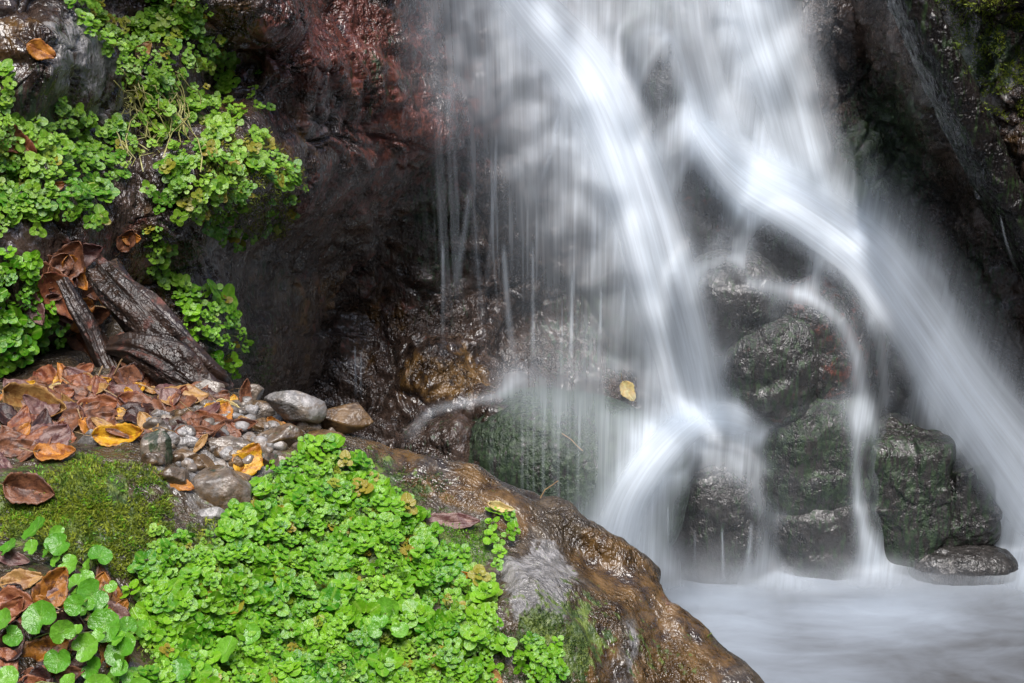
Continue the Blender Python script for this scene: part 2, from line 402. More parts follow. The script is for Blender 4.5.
# ------------------------------------------------------------------ pool
def pool_material():
    m, nt, b, out = newmat('milky_pool_water'); L = nt.links
    geo = nt.nodes.new('ShaderNodeNewGeometry'); co = geo.outputs['Position']
    a = noise(nt, co, 2.2, 4, 0.55, stretch=(1.0, 1.8, 1), distort=1.2); d = noise(nt, co, 7, 4, 0.6, stretch=(1, 2.2, 1), distort=0.8)
    s = math_(nt, 'ADD', math_(nt, 'MULTIPLY', a, 0.65), math_(nt, 'MULTIPLY', d, 0.35))
    at = attr(nt, 'foam'); sp = nt.nodes.new('ShaderNodeSeparateColor'); L.new(at.outputs['Color'], sp.inputs[0])
    k = math_(nt, 'ADD', sp.outputs[0], math_(nt, 'MULTIPLY', math_(nt, 'SUBTRACT', s, .5), 0.9), clamp=True)
    c = mixc(nt, k, (0.08, 0.08, 0.082), (0.40, 0.46, 0.54))
    L.new(c, b.inputs['Base Color']); b.inputs['Roughness'].default_value = 0.5; b.inputs['IOR'].default_value = 1.33
    bp = nt.nodes.new('ShaderNodeBump'); bp.inputs['Distance'].default_value = 0.012; bp.inputs['Strength'].default_value = 0.4
    L.new(s, bp.inputs['Height']); L.new(bp.outputs[0], b.inputs['Normal'])
    return m
px_ = np.linspace(-2.5, 3.5, 160); py_ = np.linspace(0.2, 5.2, 140)
PX, PY = np.meshgrid(px_, py_)
Q = np.stack([PX, PY, 0 * PX], -1); Q[..., 2] = 0.012 * fbm(Q, 2.5, 3, 77)
qx, qy = Proj(Q)
foam = blob(qx, qy, [(700, 585, 90, 34, .85), (820, 575, 100, 26, .75), (1020, 560, 60, 30, .9), (700, 640, 120, 80, .55), (880, 610, 130, 50, .5), (800, 690, 120, 60, .4)])
foam = np.maximum(foam, .3 - .22 * sstep(850, 1020, qx) * sstep(590, 680, qy))
pool = tag(mk('pool_water', Q, grid_faces(*PX.shape), pool_material(), attrs={'foam': np.stack([foam] * 3 + [foam * 0 + 1], -1)}), kind='structure')

# unseen dark bank, added behind the camera to block low sky light
ang = np.linspace(math.radians(158), math.radians(382), 160); hh_ = np.linspace(0, 1, 60)
AA, HH = np.meshgrid(ang, hh_)
rad = 3.2 + 3.2 * HH + .5 * np.sin(3 * AA)
bk = np.stack([rad * np.cos(AA), 1.2 + rad * np.sin(AA), -0.3 + 5.6 * HH ** 1.1], -1)
bk += (0.5 * fbm(bk, .8, 5, 401))[..., None] * np.stack([np.cos(AA), np.sin(AA), 0 * AA + .5], -1)
bank = tag(mk('added_shade_bank', bk, grid_faces(*AA.shape), rock_material('shade_bank_soil', dark=(.012, .012, .008), mid=(.04, .035, .02), rough=(.6, .9)), attrs={'mask': np.tile([.6, 0, 0, 0], (AA.size, 1))}), kind='structure')

# ------------------------------------------------------------------ boulders in and beside the fall
def ico(sub):
    bm = __import__('bmesh').new(); __import__('bmesh').ops.create_icosphere(bm, subdivisions=sub, radius=1)
    V = np.array([v.co[:] for v in bm.verts]); Fc = np.array([[v.index for v in f.verts] for f in bm.faces]); bm.free()
    return V, Fc
ICO = {k: ico(k) for k in (3, 4, 5, 6, 7)}

def boulder(px, py, Y, rx, ry, dep, label, moss=.6, red=0., och=0., pale=0., sub=6, amp=1.0, tilt=0, mat=None, name='boulder', cat='rock', group=None, seed=0, sq=0.75, kind=None, top_pale=0, planes=0, block=False):
    """rx, ry half sizes in pixels at distance Y; dep = depth half size in metres"""
    V, Fc = ICO[sub]
    s = Y / F * 1.02
    r = np.array([rx * s, dep, ry * s])
    Vs = np.sign(V) * np.abs(V) ** sq; Vs /= (np.abs(Vs) ** 2.6).sum(-1, keepdims=True) ** (1 / 2.6)
    Pn = Vs * r
    a = math.radians(tilt); ca, sa = math.cos(a), math.sin(a)
    Pn = np.stack([Pn[:, 0] * ca + Pn[:, 2] * sa, Pn[:, 1], -Pn[:, 0] * sa + Pn[:, 2] * ca], -1)
    c = At(px, py, Y)
    nr = V / r; nr /= np.linalg.norm(nr, axis=-1, keepdims=True)
    nr = np.stack([nr[:, 0] * ca + nr[:, 2] * sa, nr[:, 1], -nr[:, 0] * sa + nr[:, 2] * ca], -1)
    m = float(min(rx, ry)) * s
    off = np.array([seed * 3.1, seed * 1.7, seed * .9])
    Qn = Pn / m + off
    g1, _ = facets(Qn, 1.1, 5 + seed); g2, ee = facets(Qn, 2.6, 9 + seed)
    d = amp * m * (0.20 * g1 + 0.08 * g2 - 0.01 * np.exp(-(ee / .05) ** 2) + 0.12 * fbm(Qn, 0.9, 4, seed) + 0.035 * fbm(Qn, 5, 4, seed + 4))
    Pn = Pn + nr * d[:, None]
    tp = np.clip((nr[:, 2] - 0.35) * 2, 0, 1) * top_pale
    mask = np.stack([np.full(len(V), moss) * (1 - tp), np.full(len(V), red), np.full(len(V), och), pale + tp], -1)
    if planes:
        rr = np.random.default_rng(seed + 900); pn = rr.normal(0, 1, (planes, 3)); pn /= np.linalg.norm(pn, axis=1, keepdims=True); ph = rr.uniform(.72, 1.0, planes)
        if block:
            ax6 = np.array([[1, 0, 0], [-1, 0, 0], [0, 0, 1], [0, 0, -1], [0, -1, 0], [0, 1, 0]]) + rr.normal(0, .13, (6, 3))
            pn = np.vstack([ax6 / np.linalg.norm(ax6, axis=1, keepdims=True), pn]); ph = np.concatenate([np.full(6, .86), ph * 1.25])
        q = np.clip(V @ pn.T, 0, None) / ph; rad = 1 / ((q ** (16 if block else 34)).sum(1) ** (1 / (16. if block else 34.)) + 1e-6); rad = np.minimum(rad, 1.25)
        if block: rad = rad * (1 + .10 * g1 + .05 * g2 + .09 * fbm(Qn, 1.0, 4, seed))
        Pn = V * rad[:, None] * r
        Pn = np.stack([Pn[:, 0] * ca + Pn[:, 2] * sa, Pn[:, 1], -Pn[:, 0] * sa + Pn[:, 2] * ca], -1)
        Pn += nr * (m * (.03 * fbm(Qn, 1.5, 3, seed) + .025 * fbm(Qn, 6, 3, seed + 1)))[:, None]
    o = mk(name, Pn, Fc, mat or M_CLIFF, attrs={'mask': mask})
    o.location = c
    return tag(o, label, cat, group, kind)

B = [
    # px, py, Y, rx, ry, dep, label, moss, red, seed, amp, tilt, extra
    dict(px=714, py=521, Y=3.94, rx=53, ry=80, dep=.16, label='rounded dark dome boulder standing in the pool with white water parting over its top', moss=.35, seed=1, amp=.55),
    dict(px=908, py=492, Y=3.99, rx=50, ry=76, dep=.13, label='big dark angular boulder with a bare wet crown at the right of the pool', moss=.55, seed=2, amp=1.1, top_pale=.3, sub=7, tilt=-4, planes=9, block=True),
    dict(px=958, py=512, Y=4.0, rx=44, ry=54, dep=.12, label='lower dark boulder pressed against the right side of the bare crowned one', moss=.45, seed=3, amp=1.0, pale=.2, sub=7, tilt=-8, planes=10, block=True),
    dict(px=962, py=567, Y=3.9, rx=58, ry=24, dep=.10, label='low flat wet rock lying at the waterline below the two dark boulders', moss=.2, pale=.25, seed=4, amp=.5),
    dict(px=820, py=535, Y=3.98, rx=54, ry=56, dep=.14, label='broad dark boulder with a thin veil between the dome boulder and the narrow chute', moss=.4, seed=5, amp=1.0, tilt=-20),
    dict(px=812, py=462, Y=4.03, rx=58, ry=82, dep=.16, label='tall dark green boulder in the middle of the fall above the pool', moss=.55, seed=6, amp=1.0),
    dict(px=668, py=448, Y=3.93, rx=28, ry=28, dep=.1, label='small rounded dark boulder left of the bright water above the dome', moss=.3, seed=7, amp=.5),
    dict(px=768, py=372, Y=4.03, rx=44, ry=62, dep=.14, label='upright dark boulder at the lower left of the cluster in mid fall', moss=.45, red=.2, seed=8, amp=1.0),
    dict(px=810, py=346, Y=4.1, rx=52, ry=66, dep=.15, label='reddish dark boulder in the middle of the cluster with a thin stream curving over it', moss=.35, red=.4, seed=9, amp=1.0),
    dict(px=733, py=308, Y=4.06, rx=44, ry=52, dep=.13, label='rounded boulder beside the main left stream at the upper left of the cluster', moss=.35, seed=10, amp=1.0),
    dict(px=778, py=253, Y=4.22, rx=38, ry=50, dep=.13, label='egg shaped dark boulder at the top of the cluster under the diagonal stream', moss=.35, seed=11, amp=1.0),
    dict(px=838, py=322, Y=4.2, rx=40, ry=82, dep=.14, label='tall rounded boulder right of the egg shaped one in mid fall', moss=.35, red=.3, seed=12, amp=1.0, tilt=-14),
    dict(px=892, py=352, Y=4.24, rx=42, ry=94, dep=.13, label='long smooth boulder sheeted with water beside the diagonal stream', moss=.3, seed=13, amp=1.0, tilt=-22),
    dict(px=700, py=200, Y=4.3, rx=34, ry=84, dep=.14, label='long leaning slab between the two main streams', moss=.3, red=.25, seed=14, amp=.5, tilt=-22),
    dict(px=662, py=90, Y=4.45, rx=28, ry=62, dep=.15, label='dark slab with a hooked lower edge between the streams at the top', moss=.3, seed=15, amp=.6, tilt=-16),
    dict(px=972, py=470, Y=4.15, rx=34, ry=60, dep=.12, label='dark smooth rock behind the dark boulders under the right stream', moss=.25, seed=16, amp=.4, tilt=-24),
    dict(px=572, py=478, Y=3.6, rx=122, ry=90, dep=.22, label='wide mossy slab under the water curtain left of the white cascade', moss=.72, seed=17, amp=.35, tilt=12, sub=7),
    dict(px=440, py=450, Y=3.62, rx=52, ry=40, dep=.15, label='wet glinting rock behind the foreground rock at the foot of the curtain', moss=.25, pale=.25, seed=18, amp=.9, tilt=-20),
]
boulders = []
for i, b in enumerate(B):
    if i in (4, 5, 7, 8, 9, 10, 11, 12): b['rx'] *= 1.14; b['ry'] *= 1.07; b['amp'] = .5; b['sq'] = .9
    if i == 0: b['rx'] *= 1.06
    b['mat'] = M_BOULDER if i != 17 else M_CLIFF
    boulders.append(boulder(**b))
# the long wet ridge at the upper right
ridge = boulder(968, 125, 3.98, 19, 205, .12, 'long wet rock ridge slanting down the upper right corner', moss=.4, red=.1, pale=0, seed=21, amp=.7, tilt=-29, sub=7, name='rock_ridge', cat='rock', mat=M_RIDGE)

# ------------------------------------------------------------------ foreground rock
fr = []
def fadd(px, py, Y): p = At(px, py, Y); fr.append(tuple(p))
for t in [(-150, 730, 1.12), (0, 700, 1.2), (100, 700, 1.27), (200, 700, 1.33), (300, 700, 1.37), (400, 700, 1.42), (500, 700, 1.46), (600, 700, 1.5), (690, 700, 1.56),
          (0, 600, 1.3), (60, 600, 1.33), (100, 600, 1.38), (200, 600, 1.45), (300, 590, 1.5), (400, 600, 1.52), (500, 600, 1.54), (560, 600, 1.56), (620, 610, 1.6), (670, 625, 1.64),
          (0, 530, 1.42), (80, 520, 1.46), (150, 520, 1.5), (230, 510, 1.56), (300, 520, 1.6), (400, 530, 1.64), (480, 540, 1.66), (540, 545, 1.67), (600, 565, 1.69),
          (0, 470, 1.54), (100, 462, 1.58), (160, 462, 1.6), (230, 465, 1.65), (300, 465, 1.68), (380, 480, 1.71), (440, 490, 1.72),
          (-150, 430, 1.62), (0, 435, 1.64), (80, 435, 1.66), (160, 435, 1.68), (0, 400, 1.8), (100, 400, 1.8), (200, 405, 1.82), (270, 418, 1.78), (0, 375, 1.98), (120, 378, 1.98), (200, 385, 1.95), (250, 402, 1.9),
          (-150, 375, 1.95), (-300, 700, 1.2), (-300, 430, 1.7), (-300, 375, 2.0)]: fadd(*t)
rid = [(300, 432, 1.77), (350, 438, 1.77), (400, 452, 1.77), (430, 461, 1.76), (470, 470, 1.76), (510, 490, 1.76), (545, 508, 1.75), (580, 528, 1.74), (612, 549, 1.73), (650, 568, 1.72), (680, 592, 1.71), (703, 622, 1.69), (725, 655, 1.66), (752, 686, 1.63), (790, 750, 1.58), (830, 850, 1.5)]
for r_ in rid:
    p = At(*r_); fr.append(tuple(p))
    for dx, dy, dz in ((.02, .06, -.05), (.04, .15, -.2), (.08, .4, -.8), (.1, .8, -1.3)):
        fr.append((p[0] + dx, p[1] + dy, p[2] + dz))
for r_ in rid[-4:]:
    p = At(*r_)
    for dx, dz in ((.05, -.07), (.2, -.4), (.5, -1.0)): fr.append((p[0] + dx, p[1], p[2] + dz))
for px in (0, 110):
    p = At(px, 378, 2.0); fr.append((p[0], 2.3, p[2] + .02)); fr.append((p[0] + .1, 2.8, p[2] - (.0 if px < 100 else .5)))
for px in (190, 235):
    p = At(px, 385, 1.98); fr.append((p[0], 2.06, p[2] - .08)); fr.append((p[0] + .05, 2.2, p[2] - .45))
for x in (-1.2, -.6, 0, .5): fr.append((x, 0.85, .75 if x < .4 else .4))
fr.append((.9, 1.2, -.4)); fr.append((1.0, 1.8, -.5)); fr.append((1.0, 2.6, -.6)); fr.append((0.3, 2.9, -.6))
fr = np.array(fr)
fw = rbf_fit(fr[:, :2], fr[:, 2], 0.03)
gx = np.arange(-1.15, 0.75, .0033); gy = np.arange(0.95, 2.5, .0036)
X2, Y2 = np.meshgrid(gx, gy)
Z2 = rbf_eval(fw, fr[:, :2], .03, np.stack([X2, Y2], -1))
Z2 = np.maximum(Z2, -0.3)
P2 = np.stack([X2, Y2, Z2], -1)
n2 = grid_normals(P2)
if n2[100, 100, 2] < 0: n2 = -n2
Pw = P2 + .02 * np.stack([fbm(P2, 9, 3, 5), fbm(P2, 9, 3, 6), fbm(P2, 9, 3, 7)], -1)
g1, e1 = facets(Pw, 7.5, 61); g2, e2 = facets(Pw * np.array([1.3, 1, .8]), 19, 71); g3, e3 = facets(Pw, 55, 81)
dd = .024 * g1 + .004 * g2 + .0016 * g3 + .014 * fbm(P2 * np.array([1.6, 1, .7]), 6, 5, 91) + .004 * fbm(P2, 30, 3, 93)
P2 = P2 + n2 * dd[..., None]
fx, fy = Proj(P2)
moss = blob(fx, fy, [(80, 510, 110, 70, .8), (380, 480, 70, 30, .55, 20), (560, 640, 60, 60, .8), (720, 620, 15, 30, .5), (300, 580, 200, 110, .8), (470, 545, 45, 30, .8), (650, 650, 70, 40, .35), (340, 460, 50, 20, .5)])
och = blob(fx, fy, [(450, 480, 120, 30, .75, 20), (610, 570, 70, 50, .8, 45), (680, 660, 70, 70, .85), (150, 420, 220, 40, .5), (600, 660, 40, 60, .7), (500, 530, 40, 20, .6)])
pale = blob(fx, fy, [(540, 585, 42, 45, 1.0), (640, 640, 22, 50, .55), (230, 480, 90, 40, .75), (600, 640, 20, 40, .4), (680, 600, 20, 20, .4), (130, 560, 50, 30, .4), (430, 470, 60, 12, .4, 20)])
redm = blob(fx, fy, [(660, 590, 60, 14, .25, 45), (730, 660, 30, 30, .3)])
front = mk('boulder', P2, grid_faces(*X2.shape), M_FRONT, attrs={'mask': np.stack([moss, redm, och, pale], -1)})
tag(front, 'large wet brown foreground rock overgrown with bright green plants', 'rock')

# ------------------------------------------------------------------ lookups
def bvh_of(objs):
    V = []; Fc = []; n = 0
    for o in objs:
        me = o.data; a = np.empty(len(me.vertices) * 3, np.float32); me.vertices.foreach_get('co', a); a = a.reshape(-1, 3) + np.array(o.location)
        f = [tuple(i + n for i in p.vertices) for p in me.polygons]
        V.append(a); Fc += f; n += len(a)
    return BVHTree.FromPolygons(np.concatenate(V).tolist(), Fc)
BV_BACK = bvh_of([cliff, ridge] + boulders)
BV_FLOW = bvh_of([cliff, ridge] + [b for i, b in enumerate(boulders) if i not in (1, 2, 3)])
BV_FRONT = bvh_of([front])
OR = Vector((0, 0, CAMZ))
def hit(px, py, which='all'):
    d = RayDir(px, py); best = None
    for k, bv in (('front', BV_FRONT), ('back', BV_BACK)):
        if which not in ('all', k): continue
        h = bv.ray_cast(OR, d)
        if h[0] is not None and (best is None or h[3] < best[2]):
            n = h[1]
            if n.dot(d) > 0: n = -n
            best = (h[0], n, h[3])
    return best

# depth of the rocks on a coarse raster, for water that runs over them
sg = 3.0
wx = np.arange(330, 1140, sg); wy = np.arange(-90, 640, sg)
DM = np.zeros((len(wy), len(wx)))
for j, yy in enumerate(wy):
    for i, xx in enumerate(wx):
        d = RayDir(xx, yy); h = BV_FLOW.ray_cast(OR, d)
        y = h[0].y if h[0] is not None else 6
        if d.z < 0: y = min(y, (-CAMZ / d.z) * d.y)
        DM[j, i] = y
def blur(a, k):
    for _ in range(k):
        p = np.pad(a, 1, mode='edge')
        a = (p[:-2, 1:-1] + p[2:, 1:-1] + p[1:-1, :-2] + p[1:-1, 2:] + 2 * p[1:-1, 1:-1]) / 6
    return a
def minf(a, k):
    for _ in range(k):
        p = np.pad(a, 1, mode='edge')
        a = np.minimum.reduce([p[:-2, 1:-1], p[2:, 1:-1], p[1:-1, :-2], p[1:-1, 2:], p[1:-1, 1:-1]])
    return a
def fall(a):
    # water that leaves a lip falls free: going down, a sheet never tucks back under the rock
    a = a.copy()
    for j in range(1, a.shape[0]): a[j] = np.minimum(a[j], a[j - 1] + .0012)
    return a
DW = blur(fall(minf(DM, 4)), 16)
def samp(A, px, py):
    fx = np.clip((px - wx[0]) / sg, 0, len(wx) - 1.001); fy = np.clip((py - wy[0]) / sg, 0, len(wy) - 1.001)
    i = fx.astype(int); j = fy.astype(int); a = fx - i; b = fy - j
    return (A[j, i] * (1 - a) + A[j, i + 1] * a) * (1 - b) + (A[j + 1, i] * (1 - a) + A[j + 1, i + 1] * a) * b

def catmull(pts, n):
    pts = np.array(pts, float); P_ = np.vstack([2 * pts[0] - pts[1], pts, 2 * pts[-1] - pts[-2]])
    seg = len(pts) - 1; t = np.linspace(0, seg - 1e-6, n); k = t.astype(int); f = (t - k)[:, None]
    p0, p1, p2, p3 = P_[k], P_[k + 1], P_[k + 2], P_[k + 3]
    return .5 * ((2 * p1) + (-p0 + p2) * f + (2 * p0 - 5 * p1 + 4 * p2 - p3) * f ** 2 + (-p0 + 3 * p1 - 3 * p2 + p3) * f ** 3)

def stream(name, pts, off=.03, mat=None, nu=None, label=None, edge=1.0, horiz=0.0, seed=0, fade=(.06, .06), wob=.13, arch=0.02):
    """a sheet of running water laid over the rocks; pts = (px, py, half width, density)"""
    n = 90; c = catmull(pts, n)
    tg = np.gradient(c[:, :2], axis=0); tg /= np.linalg.norm(tg, axis=1, keepdims=True) + 1e-9
    nx = np.stack([tg[:, 1], -tg[:, 0]], -1)
    nx = nx * (1 - horiz) + np.array([1.0, 0]) * horiz; nx /= np.linalg.norm(nx, axis=1, keepdims=True)
    wmax = c[:, 2].max(); nu = nu or int(max(7, min(70, wmax / 1.6)))
    u = np.linspace(-1, 1, nu)
    px = c[:, None, 0] + nx[:, None, 0] * u[None] * c[:, None, 2]
    py = c[:, None, 1] + nx[:, None, 1] * u[None] * c[:, None, 2]
    D = samp(DW, px, py) - off - arch * (1 - u[None] ** 2)
    Pt = At(px, py, D)
    Pt[..., 2] = np.maximum(Pt[..., 2], 0.004)
    v = np.linspace(0, 1, n)
    ed = np.clip(1 - np.abs(u) ** 1.8, 0, 1) ** (1.9 * edge)
    dens = np.clip(c[:, None, 3], 0, 1.6) * ed[None]
    q = np.stack([u[None] * wmax / 14 + 0 * v[:, None], v[:, None] * 1.6 + 0 * u[None], np.full((n, nu), seed * 3.3)], -1)
    dens = dens * (1 + wob * 1.6 * vn(q, seed) + wob * vn(q * np.array([3, 2, 1]), seed + 9))
    fl = np.clip(v / max(fade[0], 1e-3), 0, 1); fe = np.clip((1 - v) / max(fade[1], 1e-3), 0, 1)
    dens = np.clip(dens * (fl * fe)[:, None], 0, 1)
    L_ = np.concatenate([[0], np.cumsum(np.linalg.norm(np.diff(c[:, :2], axis=0), axis=1))]) / 200
    UV = np.stack([u[None] * wmax / 200 + seed * 5.3 + 0 * v[:, None], L_[:, None] + 0 * u[None] + seed * 1.7], -1)
    col = np.stack([dens, dens, dens, np.ones_like(dens)], -1)
    o = mk(name, Pt, grid_faces(n, nu), mat or M_WATER, attrs={'dens': col}, uv=UV)
    o['kind'] = 'structure'
    if label: o['label'] = label
    return o

def capsule(px, py, pts):
    """soft coverage of a stroke of running water: pts = (px, py, half width, density)"""
    c = catmull(pts, 60); best = np.zeros_like(px)
    for k in range(len(c) - 1):
        ax, ay, w0, d0 = c[k]; bx, by, w1, d1 = c[k + 1]
        L2 = (bx - ax) ** 2 + (by - ay) ** 2 + 1e-9
        t = np.clip(((px - ax) * (bx - ax) + (py - ay) * (by - ay)) / L2, 0, 1)
        d = np.hypot(px - ax - t * (bx - ax), py - ay - t * (by - ay)); w = w0 + t * (w1 - w0)
        best = np.maximum(best, (d0 + t * (d1 - d0)) * np.exp(-(d / w) ** 2 * 1.1))
    return best
STROKES = [
    [(470, -80, 85, .5), (490, 20, 90, .52), (515, 90, 84, .48), (535, 160, 76, .4), (545, 250, 72, .25), (550, 340, 70, .15), (560, 400, 70, .1)],
    [(560, -80, 75, .6), (590, 30, 75, .6), (612, 130, 74, .58), (642, 230, 70, .55), (668, 320, 60, .5), (690, 410, 56, .45)],
    [(600, 140, 80, .4), (612, 250, 70, .32), (634, 350, 50, .24), (652, 430, 44, .25)],
    [(740, -80, 72, .75), (748, 40, 72, .75), (768, 120, 62, .7), (805, 190, 48, .6)],
    [(645, -60, 30, .5), (648, 20, 26, .35)],
    [(672, 60, 8, .4), (690, 100, 9, .6), (700, 135, 14, .7), (725, 175, 22, .7), (748, 205, 14, .7), (752, 230, 9, .55), (745, 262, 10, .4)],
    [(700, 120, 40, .6), (760, 180, 48, .75), (840, 225, 50, .8), (895, 290, 52, .82), (945, 370, 56, .85), (1000, 460, 60, .85), (1060, 560, 60, .85)],
    [(752, 283, 8, .4), (775, 288, 9, .6), (808, 297, 9, .6), (836, 318, 9, .6), (854, 350, 10, .6), (862, 390, 10, .6), (866, 415, 16, .6)],
    [(862, 408, 16, .6), (856, 450, 6, .55), (858, 500, 6, .65), (866, 540, 11, .8), (880, 566, 26, .6)],
    [(815, 236, 8, .4), (850, 250, 10, .5), (866, 290, 9, .5), (880, 350, 9, .4), (886, 400, 10, .4)],
    [(880, 250, 14, .5), (905, 310, 12, .5), (920, 370, 10, .6), (940, 420, 12, .6), (985, 470, 20, .6), (1010, 540, 22, .6)],
    [(640, 436, 14, .5), (680, 420, 20, .9), (735, 419, 20, .95), (780, 432, 14, .6)],
    [(688, 436, 22, .95), (652, 468, 24, 1.0), (630, 508, 28, .95), (612, 570, 44, .8)],
    [(744, 436, 16, .7), (774, 462, 15, .65), (786, 510, 17, .45), (792, 575, 30, .45)],
    [(795, 480, 16, .15), (822, 515, 24, .3), (836, 565, 26, .3)],
    [(690, 470, 26, .3), (694, 560, 34, .3)], [(736, 470, 26, .3), (744, 560, 34, .35)],
    [(600, 400, 60, .22), (640, 460, 60, .3), (640, 540, 60, .3)],
    [(516, 380, 9, .4), (498, 395, 6, .35), (462, 403, 5, .4), (430, 413, 6, .3), (408, 436, 10, .15)],
    [(515, 385, 24, .3), (560, 395, 30, .2)],
    [(610, 560, 50, .6), (690, 586, 30, .35), (760, 590, 28, .4), (860, 576, 26, .4), (960, 592, 24, .2), (1060, 575, 40, .6)],
]
dx_ = np.arange(385, 1060, 1.5); dy_ = np.arange(-80, 650, 3.5)
SX, SY = np.meshgrid(dx_, dy_)
cov = np.zeros_like(SX)
for stt in STROKES: cov = 1 - (1 - cov) * (1 - np.clip(capsule(SX, SY, stt), 0, .97))
cov = np.clip((cov - .06) / .94, 0, 1)
# rock faces stand out of the flow, their shoulders gather a bright line of water
face = np.zeros_like(SX); rim = np.zeros_like(SX)
for i, b_ in enumerate(B):
    if i in (1, 2, 3, 16, 17): continue
    a_ = math.radians(b_.get('tilt', 0)); ddx = SX - b_['px']; ddy = SY - b_['py'] - 5
    ux = ddx * math.cos(a_) - ddy * math.sin(a_) * -1 * -1; uy = ddx * math.sin(a_) + ddy * math.cos(a_)
    ux = ddx * math.cos(a_) + ddy * math.sin(-a_) * -1 if False else ddx * math.cos(a_) - ddy * math.sin(a_)
    wq = 6 * vn(np.stack([SX / 18, SY / 18, 0 * SX + i], -1), 5)
    q = np.sqrt((ux / (b_['rx'] * .94)) ** 2 + (uy / (b_['ry'] * .94)) ** 2) + wq / 60
    f_ = (1 - sstep(.6, 1.02, q)) * (.55 if i in (13, 14) else .8 if i in (9, 10, 11, 12) else 1)
    lower = sstep(-1.0, -.35, ddy / b_['ry'])
    face = np.maximum(face, f_ * (.35 + .65 * lower))
    up = sstep(.15, -.5, uy / b_['ry'])
    rim = np.maximum(rim, np.exp(-((q - 1.04) / .09) ** 2) * (0.05 + .95 * up))
    rim *= 1 - .8 * (1 - sstep(.7, .95, q)) * (np.arange(1) + 1)
over = np.zeros_like(SX)
for k_ in (7, 8, 9, 10, 12): over = 1 - (1 - over) * (1 - .85 * np.clip(capsule(SX, SY, STROKES[k_]), 0, 1))
q3 = lambda a, b, sd: vn(np.stack([a, b, 0 * a + sd], -1), sd)
fine = .55 + .45 * q3(SX / 3.2, SY / 60, 3) + .35 * q3(SX / 8, SY / 90, 4)
haze_ = .17 * np.exp(-((SX - 800) / 120) ** 4 - ((SY - 400) / 190) ** 4)
cov = 1 - (1 - cov) * (1 - haze_)
cov_r = cov * (1 - .88 * face) + rim * .22 * sstep(.02, .3, cov) * (1 - cov)
cov_r = 1 - (1 - cov_r) * (1 - .75 * over)
cov_r = cov_r * np.clip(.84 + .16 * fine + .4 * sstep(.5, .9, cov), 0, 1.12)
# the fan of fine threads of the curtain on the left
sl = (SX - 560) * (SY - 150) * .00035
tx = SX + sl + 5 * q3(SX / 60, SY / 120, 8)
lip = 140 + 75 * q3(SX / 26, 0 * SX, 12) + 30 * q3(SX / 8, 0 * SX, 13) + np.clip(SX - 500, 0, 200) * .45
end = 345 + 60 * q3(SX / 30, 0 * SX, 14) + 30 * q3(SX / 6, 0 * SX, 15)
th = sstep(.18, .75, q3(tx / 2.3, SY / 240, 9)) * .42 + sstep(.3, .8, q3(tx / 5.0, SY / 260, 10)) * .55
cen = np.exp(-((SX - 545) / 95) ** 4) * sstep(395, 430, SX)
th *= cen * sstep(-10, 40, SY - lip) * (1 - sstep(-90, 20, SY - end))
ste = sstep(.25, .7, q3(tx / 3.5, SY / 400, 21)) * .14 * np.exp(-((SX - 590) / 90) ** 4) * sstep(380, 420, SY) * (1 - sstep(500, 560, SY))
cov_r = np.clip(1 - (1 - cov_r) * (1 - np.clip(th, 0, .8)) * (1 - ste), 0, .97)
cov_r *= 1 - .75 * np.exp(-((SX - 622) / 17) ** 4 - ((SY - 392) / 20) ** 4)   # the stuck leaf parts the film
cov_r *= sstep(630, 560, SY) ** 1.3 * sstep(385, 415, SX)
D1 = blur(fall(minf(DM, 2)), 7)
upk = sstep(330, 200, SY) * sstep(700, 640, SX) + sstep(200, 120, SY)
SD = samp(D1, SX, SY) - .022 - .03 * np.clip(upk, 0, 1)
SP_ = At(SX, SY, SD); below = SP_[..., 2] < .016     # where the sheet reaches the pool it spreads over it as foam
tp_ = (CAMZ - .016) / np.maximum(SP - (H / 2 - SY) / F * CP, .05)
flat_ = np.stack([(SX - W / 2) / F * tp_, tp_ * (CP + (H / 2 - SY) / F * SP), 0 * SX + .016], -1)
SP_ = np.where(below[..., None], flat_, SP_)
uvs = np.stack([(SX + sl * 1.5) / 200, SY / 200], -1)
cl_ = np.stack([cov_r] * 3 + [np.ones_like(cov_r)], -1)
sk = mk('waterfall', SP_, grid_faces(*SX.shape), M_THIN, attrs={'dens': cl_}, uv=uvs)
tag(sk, 'thin sheet of water running over the boulders of the fall', kind='structure')

# the thick streams, free of the rock
stream('waterfall', [(480, -60, 32, .5), (530, 8, 40, .75), (585, 72, 46, .95), (620, 145, 48, 1.05), (645, 220, 50, 1.1), (666, 300, 50, 1.0), (684, 370, 48, .8), (698, 435, 48, .5)], .08, M_WATER, seed=3, label='main left stream of the waterfall')
stream('waterfall', [(690, -60, 46, .45), (694, 20, 46, .5), (710, 90, 44, .6), (728, 150, 46, .7), (765, 205, 44, .5)], .08, M_WATER, seed=6, horiz=.5, label='right hand stream of the waterfall at the top')
stream('waterfall', [(748, -60, 52, .7), (764, 20, 54, .85), (786, 90, 52, .85), (802, 150, 50, .75), (822, 215, 44, .4)], .1, M_WATER, seed=7, horiz=.5)
stream('waterfall', [(690, 110, 14, .3), (716, 146, 30, .7), (752, 178, 42, .95), (808, 210, 46, 1.0), (866, 254, 46, 1.0), (912, 315, 48, 1.0), (962, 390, 52, 1.0), (1015, 462, 58, 1.0), (1070, 545, 60, .9)], .12, M_WATER, seed=9, label='diagonal white stream running to the lower right')
stream('waterfall', [(655, 432, 16, .3), (690, 420, 24, .8), (730, 420, 24, .8), (765, 434, 18, .4)], .06, M_WATER, seed=17, wob=.1, fade=(.2, .25))
